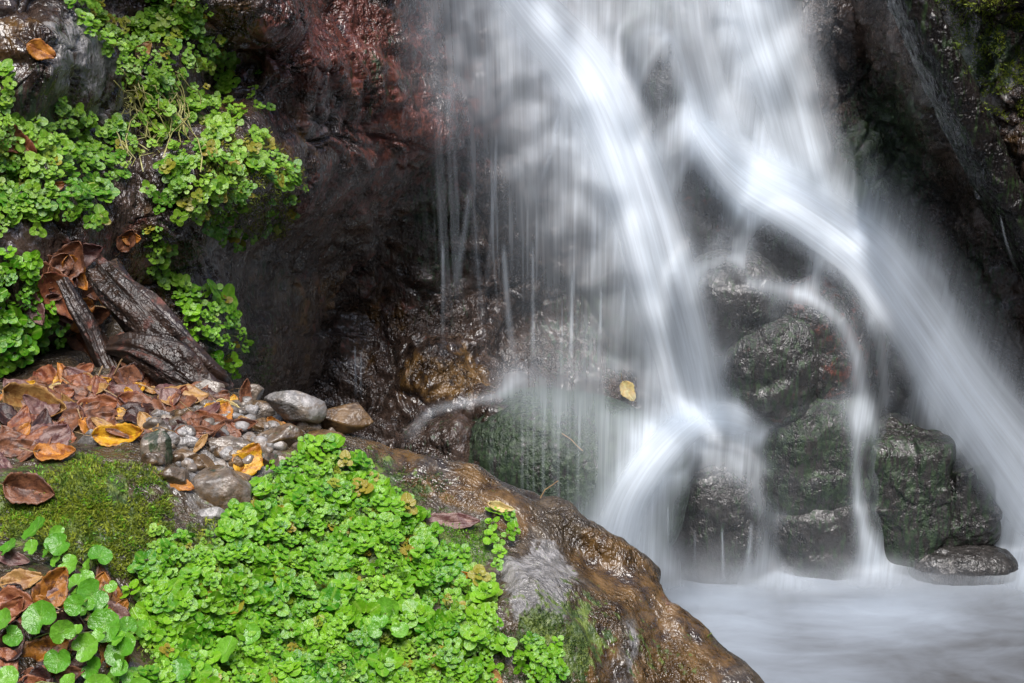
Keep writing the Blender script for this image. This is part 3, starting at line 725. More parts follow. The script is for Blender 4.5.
stream('waterfall', [(706, 412, 28, .6), (674, 438, 30, .9), (644, 475, 32, .9), (624, 515, 36, .8), (608, 585, 50, .6)], .07, M_WATER, seed=18, horiz=.3, wob=.1, label='white water falling to the left of the dome boulder')
for k, (x0, y0, x1, y1, w_, dn) in enumerate([
        (470, 185, 450, 310, 4, .45), (497, 130, 482, 340, 3, .35), (503, 240, 517, 385, 4, .5), (533, 240, 533, 395, 2.5, .4), (560, 110, 530, 210, 3.5, .35),
        (443, 240, 443, 360, 2.5, .4), (355, 345, 356, 402, 1.4, .45), (361, 350, 361, 400, 1.2, .35), (572, 270, 570, 385, 2.5, .5), (625, 275, 618, 360, 3.5, .4), (601, 285, 599, 365, 2, .4),
        (668, 505, 668, 565, 1.8, .4), (695, 530, 695, 580, 1.8, .35), (722, 525, 724, 590, 1.8, .35), (752, 520, 744, 585, 3.5, .4), (1000, 215, 1016, 270, 1.6, .25)]):
    mx_ = (x0 + x1) / 2 + (x0 - x1) * .12; my_ = (y0 + y1) / 2
    dn *= .75
    stream('water_thread', [(x0, y0, w_ * .9, dn * 1.3), (mx_, my_, w_ * 1.2, dn * 1.0), (x1, y1, w_ * 1.8, dn * .5)], .03, M_TRICKLE, nu=7, seed=40 + k, wob=.2, fade=(.12, .5), edge=1.0, arch=.004)

# ------------------------------------------------------------------ mist at the foot of the fall
def mist(px, py, Y, rx, ry, rz, dens):
    m = bpy.data.materials.new('spray_mist'); m.use_nodes = True; nt = m.node_tree; nt.nodes.clear()
    out = nt.nodes.new('ShaderNodeOutputMaterial'); pv = nt.nodes.new('ShaderNodeVolumePrincipled')
    tc = nt.nodes.new('ShaderNodeTexCoord'); ln = nt.nodes.new('ShaderNodeVectorMath'); ln.operation = 'LENGTH'
    nt.links.new(tc.outputs['Object'], ln.inputs[0])
    d = ramp(nt, ln.outputs['Value'], 0.0, 1.0, dens, 0.0)
    nz = noise(nt, tc.outputs['Object'], 1.8, 2, .5)
    d = math_(nt, 'MULTIPLY', d, ramp(nt, nz, .3, .7, .5, 1.4))
    nt.links.new(d, pv.inputs['Density']); pv.inputs['Color'].default_value = (.93, .96, 1, 1); pv.inputs['Anisotropy'].default_value = 0.2
    nt.links.new(pv.outputs[0], out.inputs['Volume'])
    V, Fc = ICO[4]; o = mk('spray_mist', V, Fc, m); c = At(px, py, Y); o.location = c; s = Y / F
    o.scale = (rx * s, ry, rz * s); o['kind'] = 'stuff'; o['label'] = 'white spray and mist hanging over the foot of the fall'
    return o
mist(690, 570, 3.78, 125, .2, 55, 6.0)
mist(860, 578, 3.78, 170, .2, 30, 5.0)

# ------------------------------------------------------------------ ground cover
def leaf_template(kind):
    if kind == 'round':      # nearly round blade with a notch, cupped
        ang = np.linspace(0.25, 2 * math.pi - 0.25, 11)
        rad = 1 - 0.05 * np.cos(3 * ang); V = [(0.25, 0, 0)]; r = [0]
        for rr, zz in ((.55, .01), (1.0, .05)):
            for a, q in zip(ang, rad):
                # base of the blade at x=0, tip at x=2
                V.append((1 - math.cos(a) * q * rr - (1 - rr) * .2, math.sin(a) * q * rr, zz + .05 * math.sin(a * 4) * rr)); r.append(abs(math.sin(a)) * rr)
        n = 11; Fc = []
        for i in range(n - 1):
            Fc.append((0, 1 + i, 2 + i)); Fc.append((1 + i, 1 + n + i, 2 + n + i)); Fc.append((1 + i, 2 + n + i, 2 + i))
        return np.array(V), np.array(Fc), np.array(r)
    if kind == 'blade':
        V = [(0, 0, 0), (.9, -.32, .03), (.9, .32, .03), (1.3, 0, .1), (2, 0, .02)]
        return np.array(V), np.array([(0, 1, 3), (0, 3, 2), (1, 4, 3), (3, 4, 2)]), np.array([0, 1, 1, 0, 0])
T_ROUND = leaf_template('round'); T_BLADE = leaf_template('blade')

def orient(n, az):
    n = n / (np.linalg.norm(n) + 1e-9)
    a = np.array([1.0, 0, 0]) if abs(n[0]) < .8 else np.array([0, 1.0, 0])
    t = np.cross(n, a); t /= np.linalg.norm(t); b = np.cross(n, t)
    x = t * math.cos(az) + b * math.sin(az); y = np.cross(n, x)
    return x, y, n

class Leaves:
    def __init__(s, T): s.T = T; s.V = []; s.F = []; s.A = []; s.n = 0
    def add(s, p, x, y, n, size, tint, yel=0, wid=1.0):
        V, Fc, r = s.T
        Q = p + size * (V[:, 0:1] * x + V[:, 1:2] * y * wid + V[:, 2:3] * n)
        s.V.append(Q); s.F.append(Fc + s.n); s.n += len(V)
        s.A.append(np.stack([np.full(len(V), tint), r, np.full(len(V), yel), np.ones(len(V))], -1))
    def build(s, name, mat, parent=None): return mk(name, np.concatenate(s.V), np.concatenate(s.F), mat, parent, attrs={'tint': np.concatenate(s.A)})

class Stems:
    def __init__(s): s.V = []; s.F = []; s.n = 0
    def add(s, pts, r):
        pts = np.array(pts)
        for k, p in enumerate(pts):
            for a in range(4):
                s.V.append(p + r * np.array([math.cos(a * math.pi / 2), math.sin(a * math.pi / 2) * .7, math.sin(a * math.pi / 2) * .7]))
            if k:
                b = s.n + (k - 1) * 4
                for a in range(4): s.F.append((b + a, b + (a + 1) % 4, b + 4 + (a + 1) % 4, b + 4 + a))
        s.n += len(pts) * 4
    def build(s, name, mat, parent=None): return mk(name, s.V, s.F, mat, parent)

def plainmat(name, col, rough=.5):
    m, nt, b, out = newmat(name); geo = nt.nodes.new('ShaderNodeNewGeometry')
    nz = noise(nt, geo.outputs['Position'], 90, 4, .6)
    nt.links.new(mixc(nt, ramp(nt, nz, .3, .7), tuple(c * .55 for c in col), col), b.inputs['Base Color']); b.inputs['Roughness'].default_value = rough
    return m
M_STEM = plainmat('plant_stem', (0.20, 0.26, 0.05)); M_TWIG = plainmat('dry_twig', (0.34, 0.22, 0.11), .6)
UP = np.array([0, 0, 1.0])

def scatter(poly, spacing, which, keep=.9, seed=0, lump=22, jit=.5):
    r = np.random.default_rng(seed)
    xs = [p[0] for p in poly]; ys = [p[1] for p in poly]
    gx_, gy_ = np.meshgrid(np.arange(min(xs), max(xs), spacing), np.arange(min(ys), max(ys), spacing))
    gx_ = gx_.ravel() + r.uniform(-jit, jit, gx_.size) * spacing; gy_ = gy_.ravel() + r.uniform(-jit, jit, gy_.size) * spacing
    q = np.stack([gx_, gy_, 0 * gx_], -1)
    ex = 10 * vn(q / 14, seed + 2); ey = 10 * vn(q / 14, seed + 3)   # ragged outline
    ok = inpoly(poly, gx_ + ex, gy_ + ey) & (vn(q / lump, seed + 5) * .5 + .5 < keep)
    out = []
    for x, y in zip(gx_[ok], gy_[ok]):
        h = hit(x, y, which)
        if h: out.append((x, y, np.array(h[0]), np.array(h[1])))
    return out

def cress(poly, spacing, size, which, name, label, mat, keep=.9, seed=0, yel=.05, lift=.012, lump=22, big=.15):
    L_ = Leaves(T_ROUND); St = Stems(); r = np.random.default_rng(seed + 100)
    for (x, y, p, n) in scatter(poly, spacing, which, keep, seed, lump):
        ax = n * .55 + UP * .5 + np.array([0, -.45, 0]) + r.normal(0, .28, 3); ax /= np.linalg.norm(ax)
        hgt = lift * r.uniform(.3, 1.8) + .006 * (fbm(np.array([p * 1.0]), 18, 2, 3)[0])
        top = p + ax * max(hgt, .003)
        St.add([p, (p + top) / 2 + r.normal(0, .002, 3), top], .0006)
        s = size * r.uniform(.5, 1.3) * (1.35 if r.random() < big else 1) * (1 + .3 * vn(np.array([[x / 30., y / 30., 7.]]), 4)[0])
        a0 = r.uniform(0, 6.28); tb = float(np.clip(.45 + .35 * vn(np.array([[x / 40., y / 40., 2.]]), 8)[0] + r.normal(0, .2), 0, 1))
        ye = r.uniform(.6, 1) if r.random() < yel else 0
        for tier, (k, sc, tl) in enumerate(((r.integers(3, 5), 1.0, .14), (r.integers(2, 4), .62, .3))):
            for i in range(k):
                az = a0 + i * 6.283 / k + tier * .8 + r.normal(0, .15)
                X, Y_, Nn = orient(ax, az)
                tt = tl + r.normal(0, .22)
                d = X * math.cos(tt) + Nn * math.sin(tt); nn = -X * math.sin(tt) + Nn * math.cos(tt)
                L_.add(top + ax * (.0015 + tier * .003) + X * size * .12, d, Y_, nn, s * sc * .5 * r.uniform(.8, 1.1), float(np.clip(tb + tier * .2 + r.normal(0, .08), 0, 1)), ye)
    o = L_.build(name, mat); tag(o, label, kind='stuff')
    st_ = St.build('plant_stems', M_STEM); tag(st_, 'thin green stems under the small round leaves', kind='stuff')
    return o

FG = [(298, 447), (335, 452), (362, 470), (395, 500), (430, 520), (440, 545), (472, 565), (492, 590), (500, 640), (485, 700), (125, 700), (150, 650), (135, 600), (150, 560), (160, 535), (200, 545), (235, 520), (262, 490), (285, 470)]
cress(FG, 6.8, .0108, 'front', 'ground_cover', 'bright green carpet of small round leaves on the foreground rock', M_GREEN, keep=.64, seed=1, yel=.06, lump=9)
cress(FG, 6.5, .0065, 'front', 'ground_cover', 'tiny young leaves and moss filling the gaps of the green carpet', M_GREEN2, keep=.75, seed=21, yel=.15, lift=.005)
cress([(488, 520), (510, 520), (515, 560), (500, 580), (485, 560)], 10, .011, 'front', 'ground_cover', 'small round leaves at the edge of the carpet by the curled leaf', M_GREEN, keep=.6, seed=2)
cress([(515, 640), (545, 635), (562, 655), (555, 683), (520, 690)], 6.5, .008, 'front', 'ground_cover', 'little sprig of tiny round leaves low on the foreground rock', M_GREEN, keep=1.1, seed=3)
cress([(70, 8), (88, -10), (118, 26), (150, 10), (165, -15), (192, -15), (215, 30), (235, 60), (238, 112), (262, 130), (296, 175), (298, 212), (272, 232), (240, 252), (215, 240), (192, 225), (172, 190), (155, 150), (135, 95), (100, 55)], 6.4, .0112, 'back', 'ground_cover', 'dense mat of small round leaves hanging down the upper left rock', M_GREEN2, keep=.72, seed=4, yel=.16, lump=16)
cress([(-10, 95), (20, 115), (45, 125), (60, 95), (95, 125), (128, 130), (142, 150), (125, 170), (112, 205), (95, 228), (60, 222), (20, 235), (-10, 240)], 7, .0115, 'back', 'ground_cover', 'mat of small round leaves on the left rock above the brown leaves', M_GREEN2, keep=.85, seed=5, yel=.06, lump=16)
cress([(-10, 252), (22, 258), (45, 290), (50, 320), (62, 350), (55, 372), (30, 392), (8, 372), (-10, 350)], 8.5, .0135, 'back', 'ground_cover', 'clump of round leaves at the left edge above the fallen leaves', M_GREEN, keep=1.1, seed=6, yel=.02)
cress([(148, 190), (168, 200), (165, 240), (160, 275), (185, 290), (150, 290), (138, 240)], 8.5, .0115, 'back', 'ground_cover', 'thin trail of round leaves beside the rotten log', M_GREEN2, keep=.85, seed=7, yel=.08)
cress([(178, 300), (205, 290), (238, 318), (250, 345), (246, 372), (215, 372), (192, 345)], 8, .013, 'back', 'ground_cover', 'clump of round leaves in the dark hollow right of the log', M_GREEN, keep=1.1, seed=8, yel=.02)
cress([(255, 60), (266, 62), (268, 82), (262, 90), (268, 115), (252, 118), (246, 104), (256, 84)], 8, .012, 'back', 'ground_cover', 'single sprig of round leaves on the bare wet rock', M_GREEN2, keep=1.1, seed=9, yel=0)
cress([(-5, 70), (12, 75), (10, 100), (-5, 98)], 8, .012, 'back', 'ground_cover', 'few round leaves at the left edge beside the pale rock', M_GREEN2, keep=1.1, seed=10, yel=0)

def moss(poly, spacing, size, which, mat, label, keep=1.0, seed=0, k=5, yel=0, sprawl=1.0):
    L_ = Leaves(T_BLADE); r = np.random.default_rng(seed + 300)
    for (x, y, p, n) in scatter(poly, spacing, which, keep, seed, 10):
        tb = float(np.clip(.5 + .5 * vn(np.array([[x / 9., y / 9., 5.]]), 3)[0] + r.normal(0, .15), 0, 1))
        for i in range(k):
            ax = n + r.normal(0, .5, 3) * sprawl + UP * .2; X, Y_, Nn = orient(ax, r.uniform(0, 6.28))
            d = Nn * .75 + X * .6; d /= np.linalg.norm(d)
            L_.add(p + r.normal(0, size * .7, 3) * .8, d, Y_, np.cross(d, Y_), size * r.uniform(.5, 1.2), tb, yel * r.random(), .8)
    o = L_.build('moss', mat); return tag(o, label, kind='stuff')
moss([(0, 480), (60, 468), (75, 455), (140, 458), (168, 480), (172, 520), (165, 560), (140, 590), (100, 560), (60, 570), (40, 545), (0, 540)], 2.2, .0030, 'front', M_MOSS, 'yellow green moss cushion on the rock below the fallen leaves', keep=.72, seed=1)
moss([(0, 485), (75, 458), (140, 460), (168, 490), (165, 560), (100, 560), (0, 540)], 3.4, .0032, 'front', M_GREEN, 'bright young shoots in the moss cushion', keep=.42, seed=12, k=4)
moss([(335, 448), (370, 455), (420, 475), (450, 480), (430, 505), (395, 500), (360, 480)], 2.8, .0022, 'front', M_MOSSD, 'dark green moss along the crest of the foreground rock', keep=.6, seed=2)
moss([(425, 528), (455, 520), (488, 530), (492, 560), (470, 575), (440, 560)], 2.3, .0022, 'front', M_GREEN, 'bright fine moss patch beside the curled orange leaf', keep=.9, seed=3)
moss([(500, 640), (530, 610), (560, 615), (590, 640), (590, 690), (500, 690)], 2.8, .0022, 'front', M_MOSSD, 'dark moss low on the front of the foreground rock', keep=.65, seed=4)
moss([(150, 540), (200, 520), (235, 530), (300, 560), (420, 620), (450, 690), (140, 690)], 4.5, .004, 'front', M_MOSS, 'moss showing between the round leaves of the carpet', keep=.7, seed=5)
moss([(225, 135), (265, 130), (300, 170), (302, 215), (285, 235), (250, 240), (215, 215), (205, 170)], 2.6, .0042, 'back', M_MOSS, 'yellowish grassy moss hanging at the right end of the leaf mat', keep=.75, seed=6, yel=.9)
moss([(935, -10), (1030, -10), (1030, 140), (990, 105), (955, 50)], 2.6, .006, 'back', M_MOSS, 'green moss on the rock in the upper right corner', keep=.62, seed=7)
moss([(205, 335), (265, 340), (275, 375), (235, 385), (205, 370)], 3, .004, 'back', M_MOSSD, 'dark moss in the hollow behind the small stones', keep=.6, seed=8)
moss([(150, 225), (200, 240), (195, 300), (165, 290)], 3, .004, 'back', M_MOSSD, 'dark moss behind the trailing leaves beside the log', keep=.5, seed=9)
moss([(20, 290), (75, 290), (85, 350), (60, 365), (40, 340)], 3, .003, 'back', M_MOSSD, 'dark moss under the overhang left of the log', keep=.5, seed=10)
moss([(700, 605), (712, 610), (716, 635), (706, 640)], 2.5, .003, 'front', M_MOSS, 'small moss tuft on the right edge of the foreground rock', keep=.9, seed=11)

# loose hanging stems on the upper left rock
stm = Stems()
for k in range(34):
    x0, y0 = rng.uniform(115, 175), rng.uniform(60, 110); dx, dy = rng.uniform(0, 30), rng.uniform(35, 75)
    pts = []
    for t in np.linspace(0, 1, 7):
        h = hit(x0 + dx * t + 4 * math.sin(5 * t + k), y0 + dy * t, 'back')
        if h: pts.append(np.array(h[0]) + np.array(h[1]) * (.012 + .012 * math.sin(3.1 * t)))
    if len(pts) > 3: stm.add(pts, .0011)
tag(stm.build('trailing_stems', plainmat('trailing_stem', (.38, .36, .12))), 'pale thin stems trailing down the upper left rock', kind='stuff')

# ------------------------------------------------------------------ broad-leaved plants, lower left
def broad_blade(size, r, mat, name='leaf', parent=None, wave=.08, notch=True):
    """heart-shaped scalloped blade with thickness"""
    na, nr_ = 28, 6; V = []; A = []
    for j in range(nr_ + 1):
        q = j / nr_
        for i in range(na):
            a = (i / na) * 2 * math.pi
            rr = 1 - .05 * abs(math.sin(a * 4.5)) - (.45 * math.exp(-((a - math.pi) / .35) ** 2) if notch else 0)
            x = math.cos(a) * rr * q; y = math.sin(a) * rr * q * 1.05
            z = .16 * q * q + wave * math.sin(a * 3 + r) * q * q + .05 * math.sin(a * 9) * q ** 3 - .12 * math.exp(-(y / .08) ** 2) * .3
            V.append((x * size, y * size, z * size)); A.append((.5 + .4 * math.sin(r * 7), min(1, abs(math.sin(a * 4.5)) * 1.6 * q + .02), 0, 1))
    Fc = []
    for j in range(nr_):
        for i in range(na):
            a, b = j * na + i, j * na + (i + 1) % na
            Fc.append((a, b, b + na, a + na))
    return mk(name, V, Fc, mat, parent, attrs={'tint': A})

def place(o, p, X, Y_, Nn):
    from mathutils import Matrix
    o.matrix_world = Matrix(((X[0], Y_[0], Nn[0], p[0]), (X[1], Y_[1], Nn[1], p[1]), (X[2], Y_[2], Nn[2], p[2]), (0, 0, 0, 1)))

BROAD = [  # root px, py, [(leaf px, py, radius px)], label
    (45, 545, [(35, 530, 16), (60, 545, 13), (8, 548, 12)], 'broad leaved plant with a scalloped leaf against the moss cushion'),
    (90, 570, [(68, 565, 12), (84, 578, 11), (100, 556, 13)], 'small broad leaved plant just under the moss cushion'),
    (95, 600, [(92, 595, 18), (75, 585, 13), (75, 605, 12)], 'bright scalloped plant beside the big dark brown leaf'),
    (30, 640, [(40, 618, 19), (62, 632, 14)], 'broad leaf plant above the big mottled leaf'),
    (5, 630, [(3, 620, 13), (12, 636, 12)], 'two round green leaves at the left edge near the bottom'),
    (110, 640, [(104, 626, 19), (85, 648, 16), (120, 652, 17), (75, 632, 10)], 'glossy round leaved clump in the middle of the lower left corner'),
    (75, 660, [(58, 660, 15), (92, 668, 13)], 'narrow leaved green plant lying across the mottled leaf'),
    (120, 672, [(118, 672, 20), (98, 690, 18), (140, 690, 14)], 'scalloped bright clump at the bottom beside the leaf carpet'),
    (15, 690, [(6, 678, 14), (68, 682, 11)], 'round green leaf in the bottom left corner'),
    (130, 620, [(127, 626, 11), (142, 629, 10)], 'pair of round leaves at the left margin of the carpet'),
    (228, 655, [(225, 652, 19), (250, 634, 12)], 'pale scalloped leaf standing in the green carpet at the bottom'),
    (185, 672, [(180, 670, 13), (195, 660, 9)], 'broad leaf at the bottom of the green carpet'),
    (395, 615, [(385, 608, 12), (400, 630, 10), (375, 630, 9)], 'taller leafy sprout rising in the right half of the carpet'),
]
for (rx, ry, lv, lab) in BROAD:
    h = hit(rx, ry, 'front')
    if not h: continue
    root = bpy.data.objects.new('broad_leaf_plant', None); C.objects.link(root); root.location = h[0]; root.empty_display_size = .02
    tag(root, lab, 'plant', 'broad leaved plants among the small ones')
    bpy.context.view_layer.update()
    base = np.array(h[0])
    if len(lv) > 2: lv = lv + [(lv[0][0] + rng.uniform(-24, 24), lv[0][1] + rng.uniform(-14, 22), rng.uniform(7, 13)) for _ in range(3)]
    for (lx, ly, rad) in lv:
        hh = hit(lx, ly + rad * .3, 'front'); hy = hh[0].y if hh else h[0].y
        Y_d = hy - rng.uniform(.015, .035); c = At(lx, ly, Y_d)
        nn = np.array([rng.normal(0, .42), -.55 + rng.normal(0, .2), .7 + rng.normal(0, .2)]); X, Yv, Nn = orient(nn, rng.uniform(0, 6.28))
        sz = rad * Y_d / F
        lf = broad_blade(sz, rng.uniform(0, 6), M_BROAD, 'leaf', None, notch=True)
        place(lf, c - base, X, Yv, Nn); lf.parent = root
        s_ = Stems(); q0 = np.zeros(3); q1 = c - base - X * sz * .5
        s_.add([q0, (q0 + q1) / 2 + np.array([0, .004, .004]), q1], .0009); s_.build('stem', M_STEM, root)

# ------------------------------------------------------------------ fallen leaves
def dead_blade(w, l, mat, curl, fold, seedv, stem=True, lob=0.06, ang=0):
    """pointed oval blade with curl, fold along the midrib, waved rim and thickness"""
    r = np.random.default_rng(int(seedv * 97) + 5)
    nu, nv = 13, 19; V = np.zeros((nv, nu, 3)); A = np.zeros((nv, nu, 4)); ph = r.uniform(0, 6, 4)
    for j in range(nv):
        t = j / (nv - 1); hw = (math.sin(math.pi * t ** .8)) ** .62 * (1 - .15 * t)
        hw = max(hw, .02)
        for i in range(nu):
            u = i / (nu - 1) * 2 - 1
            tooth = 1 + lob * math.sin(t * 42 + ph[0]) * abs(u) ** 3 + lob * 1.5 * math.sin(t * 11 + ph[1] + (u > 0) * 2)
            x = (t - .5) * l; y = u * hw * w * .5 * tooth
            z = fold * abs(y) + curl * ((t - .5) ** 2) * l * 1.5 + .05 * w * math.sin(t * 9 + ph[2]) * u + .025 * w * math.sin(u * 6 + t * 14 + ph[3]) + curl * .8 * (u * u) * w * .3
            z += .012 * w * math.cos((t * 10 - abs(u) * 3) * 6.28) * abs(u)
            V[j, i] = (x, y, z); A[j, i] = (r.uniform(.3, .8) * .2 + .45, min(1, abs(u) * 1.3), 0, 1)
    n1 = grid_normals(V); th = .0006
    Vt = np.concatenate([(V + n1 * th).reshape(-1, 3), (V - n1 * th).reshape(-1, 3)]); Fq = grid_faces(nv, nu); k = nv * nu
    Fc = np.concatenate([Fq, Fq[:, ::-1] + k]); 
    a = np.arange(k).reshape(nv, nu); ring = np.concatenate([a[0, :], a[1:, -1], a[-1, -2::-1], a[-2:0:-1, 0]]); ring2 = np.roll(ring, -1)
    Fc = np.concatenate([Fc, np.stack([ring, ring2, ring2 + k, ring + k], -1)[:, ::-1]])
    return Vt, Fc, np.concatenate([A.reshape(-1, 4)] * 2), V

def fallen(px, py, w, l, ang, mat, label=None, curl=.2, fold=.25, tiltn=(0, -.3, 0), lift=.006, which='all', stem=True, group='fallen autumn leaves', face=.5, Y=None):
    h = hit(px, py, which)
    if not h: return
    p = np.array(h[0]); n = np.array(h[1]); s = p[1] / F * 1.03
    toc = np.array([0, 0, CAMZ]) - p; toc /= np.linalg.norm(toc)
    n = n * (1 - face) + toc * face + np.array(tiltn); n /= np.linalg.norm(n)
    right = np.array([1.0, 0, 0]); up = np.cross(right, -toc); up /= np.linalg.norm(up)
    if up[2] < 0: up = -up
    a = math.radians(ang); d = right * math.cos(a) + up * math.sin(a)
    X = d - n * d.dot(n); X /= np.linalg.norm(X); Yv = np.cross(n, X)
    sv = px * .13 + py * .71
    Vt, Fc, A, V = dead_blade(w * s, l * s, mat, curl, fold, sv)
    root = bpy.data.objects.new('fallen_leaf', None); C.objects.link(root); root.empty_display_size = .01
    bl = mk('blade', Vt, Fc, DL[mat], root, attrs={'tint': A})
    if stem:
        s_ = Stems(); b0 = V[0, 6]; L_ = l * s * .35
        s_.add([b0 + np.array([L_ * .25, 0, .0008]), b0, b0 + np.array([-L_ * .5, .1 * L_, .12 * L_]), b0 + np.array([-L_, .3 * L_, .1 * L_])], .0009)
        s_.build('stalk', M_TWIG, root)
    place(root, p + n * (lift + .12 * min(w, l) * s * max(0, .2 - curl)), X, Yv, n)
    return tag(root, label, 'leaf', group)

LV = [
    (41, 51, 20, 28, -20, 'orange', 'orange yellow leaf stuck on the rock in the upper left corner', .1, .1),
    (123, 438, 26, 52, 5, 'yellow', 'bright yellow leaf lying at the front of the leaf litter', .5, .3),
    (248, 461, 32, 38, 60, 'yellow', 'brown spotted yellow leaf lying on the grey stone near the carpet', .2, .1),
    (178, 484, 18, 34, -15, 'orange', 'flat orange leaf pressed on the rock below the stones', .05, .05),
    (32, 491, 36, 52, -10, 'brown', 'glossy folded brown leaf lying on the moss cushion', .4, .5),
    (55, 446, 36, 46, 60, 'purple', 'ribbed purplish brown leaf at the front left of the litter', .1, .2),
    (38, 408, 38, 64, -15, 'tan', 'large curled tan leaf at the left of the litter', .9, .3),
    (98, 410, 28, 44, 20, 'redbrown', 'reddish brown leaf in the middle of the litter', .3, .3),
    (77, 424, 26, 34, 80, 'purple', 'grey purple round leaf right of the tan leaf', .2, .1),
    (142, 408, 26, 50, -12, 'redbrown', 'shiny orange brown leaf at the right of the litter heap', .3, .3),
    (16, 450, 22, 44, 10, 'brown', 'brown leaf at the left edge above the mossy rock', .3, .2),
    (64, 381, 14, 26, 75, 'yellow', 'small upright yellow leaf at the back of the litter', .3, .2),
    (100, 383, 12, 24, 20, 'yellow', 'yellow scrap at the back of the litter under the log', .2, .2),
    (137, 390, 14, 22, 30, 'yellow', 'small yellow leaf beside the pale stone chip in the litter', .2, .2),
    (70, 262, 34, 44, 60, 'brown', 'brown crumpled leaf at the top of the rotten log', .5, .3),
    (84, 252, 26, 36, 20, 'purple', 'purple brown leaf hanging above the rotten log', .4, .3),
    (60, 296, 34, 60, -50, 'redbrown', 'large wet red brown leaf draped down the left of the log', .4, .3),
    (104, 290, 26, 42, -70, 'orange', 'curled orange leaf on the upper end of the log', .6, .4),
    (41, 288, 14, 24, 80, 'yellow', 'yellow leaf at the left of the wet red brown one', .3, .2),
    (35, 308, 22, 40, -60, 'purple', 'dull purple leaf under the yellow one left of the log', .3, .3),
    (78, 336, 18, 60, -60, 'brown', 'long dark strip of leaf hanging below the log', .3, .4),
    (115, 366, 28, 36, 80, 'brown', 'brown leaf standing in the hollow under the log', .4, .4),
    (196, 352, 12, 22, -50, 'yellow', 'yellow leaf caught on the lower end of the log', .2, .2),
    (222, 388, 18, 34, -60, 'redbrown', 'red brown leaf between the log end and the grey stone', .3, .4),
    (244, 398, 14, 34, 85, 'brown', 'upright curled brown leaf behind the small stones', .7, .5),
    (214, 411, 16, 26, 30, 'yellow', 'yellow leaf scrap between the small stones', .3, .2),
    (233, 411, 12, 34, -25, 'pale', 'pale cream folded leaf among the small stones', .4, .5),
    (238, 428, 16, 40, 10, 'brown', 'rolled brown leaf across the grey stones', .6, .6),
    (218, 424, 16, 50, -18, 'redbrown', 'long russet leaf strip behind the rolled brown one', .3, .3),
    (193, 434, 14, 40, 5, 'brown', 'brown leaf over the flat pale stone', .3, .3),
    (348, 570, 10, 24, 85, 'pale', 'small pale yellow oval leaflet lying on the green carpet', .15, .15),
    (457, 579, 13, 30, 8, 'orange', 'curled orange leaf at the right end of the carpet', .7, .4),
    (499, 509, 11, 28, -12, 'pale', 'pale curled leaf on the crest of the foreground rock', .6, .3),
    (450, 523, 22, 62, 4, 'purple', 'flat purplish leaf pressed on the crest above the bright moss', .1, .1),
    (626, 391, 16, 23, -60, 'pale', 'pale yellow leaf stuck on the wet rock beside the waterfall', .1, .1),
    (495, 677, 12, 22, -50, 'tan', 'tan leaf at the bottom edge right of the carpet', .2, .2),
    (214, 604, 9, 16, 70, 'brown', 'small brown leaf fallen among the carpet leaves', .2, .2),
    (22, 582, 24, 44, 15, 'tan', 'tan leaf at the left edge above the dark brown one', .2, .2),
    (50, 592, 36, 52, 60, 'mottled', 'big dark rusty leaf standing among the broad green leaves', .3, .4),
    (14, 608, 22, 34, 50, 'redbrown', 'glossy red orange leaf at the left edge', .3, .3),
    (45, 655, 46, 58, 40, 'mottled', 'big mottled yellow and brown leaf in the bottom left corner', .2, .15),
    (10, 645, 30, 44, 80, 'dark', 'crumpled dark purple leaf at the left edge near the bottom', .5, .4),
    (62, 676, 22, 46, 15, 'brown', 'brown leaf under the mottled one at the bottom', .2, .2),
    (84, 617, 12, 18, -20, 'pale', 'tiny cream leaf between the glossy green leaves', .2, .2),
    (101, 634, 12, 20, 60, 'pale', 'cream petal shaped leaf on the glossy green clump', .2, .2),
    (66, 622, 26, 36, -10, 'dark', 'dark brown leaf behind the broad green leaf', .2, .2),
    (14, 560, 18, 36, -10, 'purple', 'dull brown leaf below the moss cushion at the left edge', .2, .2),
    (12, 140, 26, 46, -30, 'redbrown', 'red brown leaf half buried in the plants at the left edge', .3, .3),
    (38, 136, 16, 30, 0, 'brown', 'dark brown leaf above the left leaf mat', .3, .3),
    (86, 155, 12, 22, -50, 'purple', 'small dull leaf lying on the left leaf mat', .2, .2),
    (145, 52, 14, 20, 50, 'tan', 'faded tan leaf in the upper leaf mat', .2, .2),
    (57, 187, 10, 18, 30, 'orange', 'small orange leaf among the left leaf mat', .2, .2),
    (128, 238, 18, 26, 60, 'brown', 'brown leaf hanging between the leaf mats above the log', .3, .3),
    (133, 236, 14, 18, 0, 'orange', 'small orange brown leaf right above the log', .3, .2),
]
for i, t in enumerate(LV):
    px, py, w, l, an, mt, lab, cu, fo = t
    fallen(px, py, w, l, an, mt, lab, cu, fo, lift=.03 if px == 626 else .004 + .003 * (i % 3), which='back' if px == 626 else 'all', face=.55 if py < 700 else .3)
# the unnamed bulk of the litter
LIT = [(0, 400), (30, 385), (70, 375), (150, 375), (185, 395), (215, 395), (240, 415), (235, 440), (150, 436), (90, 440), (60, 460), (0, 468)]
for k in range(95):
    for _ in range(30):
        x, y = rng.uniform(-5, 260), rng.uniform(372, 466)
        if inpoly(LIT, np.array([x]), np.array([y]))[0]: break
    else: continue
    mt = rng.choice(['brown', 'brown', 'redbrown', 'purple', 'dark', 'orange', 'tan'], p=[.18, .12, .2, .18, .12, .1, .1])
    fallen(x, y, rng.uniform(14, 34), rng.uniform(26, 54), rng.uniform(-60, 240), mt, 'small brown leaf lying loose in the litter heap on the ledge', rng.uniform(0, .35), rng.uniform(-.1, .3), lift=rng.uniform(-.001, .006), face=.3, tiltn=(rng.normal(0, .2), -.1, rng.normal(0, .15)), group='loose leaves of the litter heap', stem=rng.random() < .4)

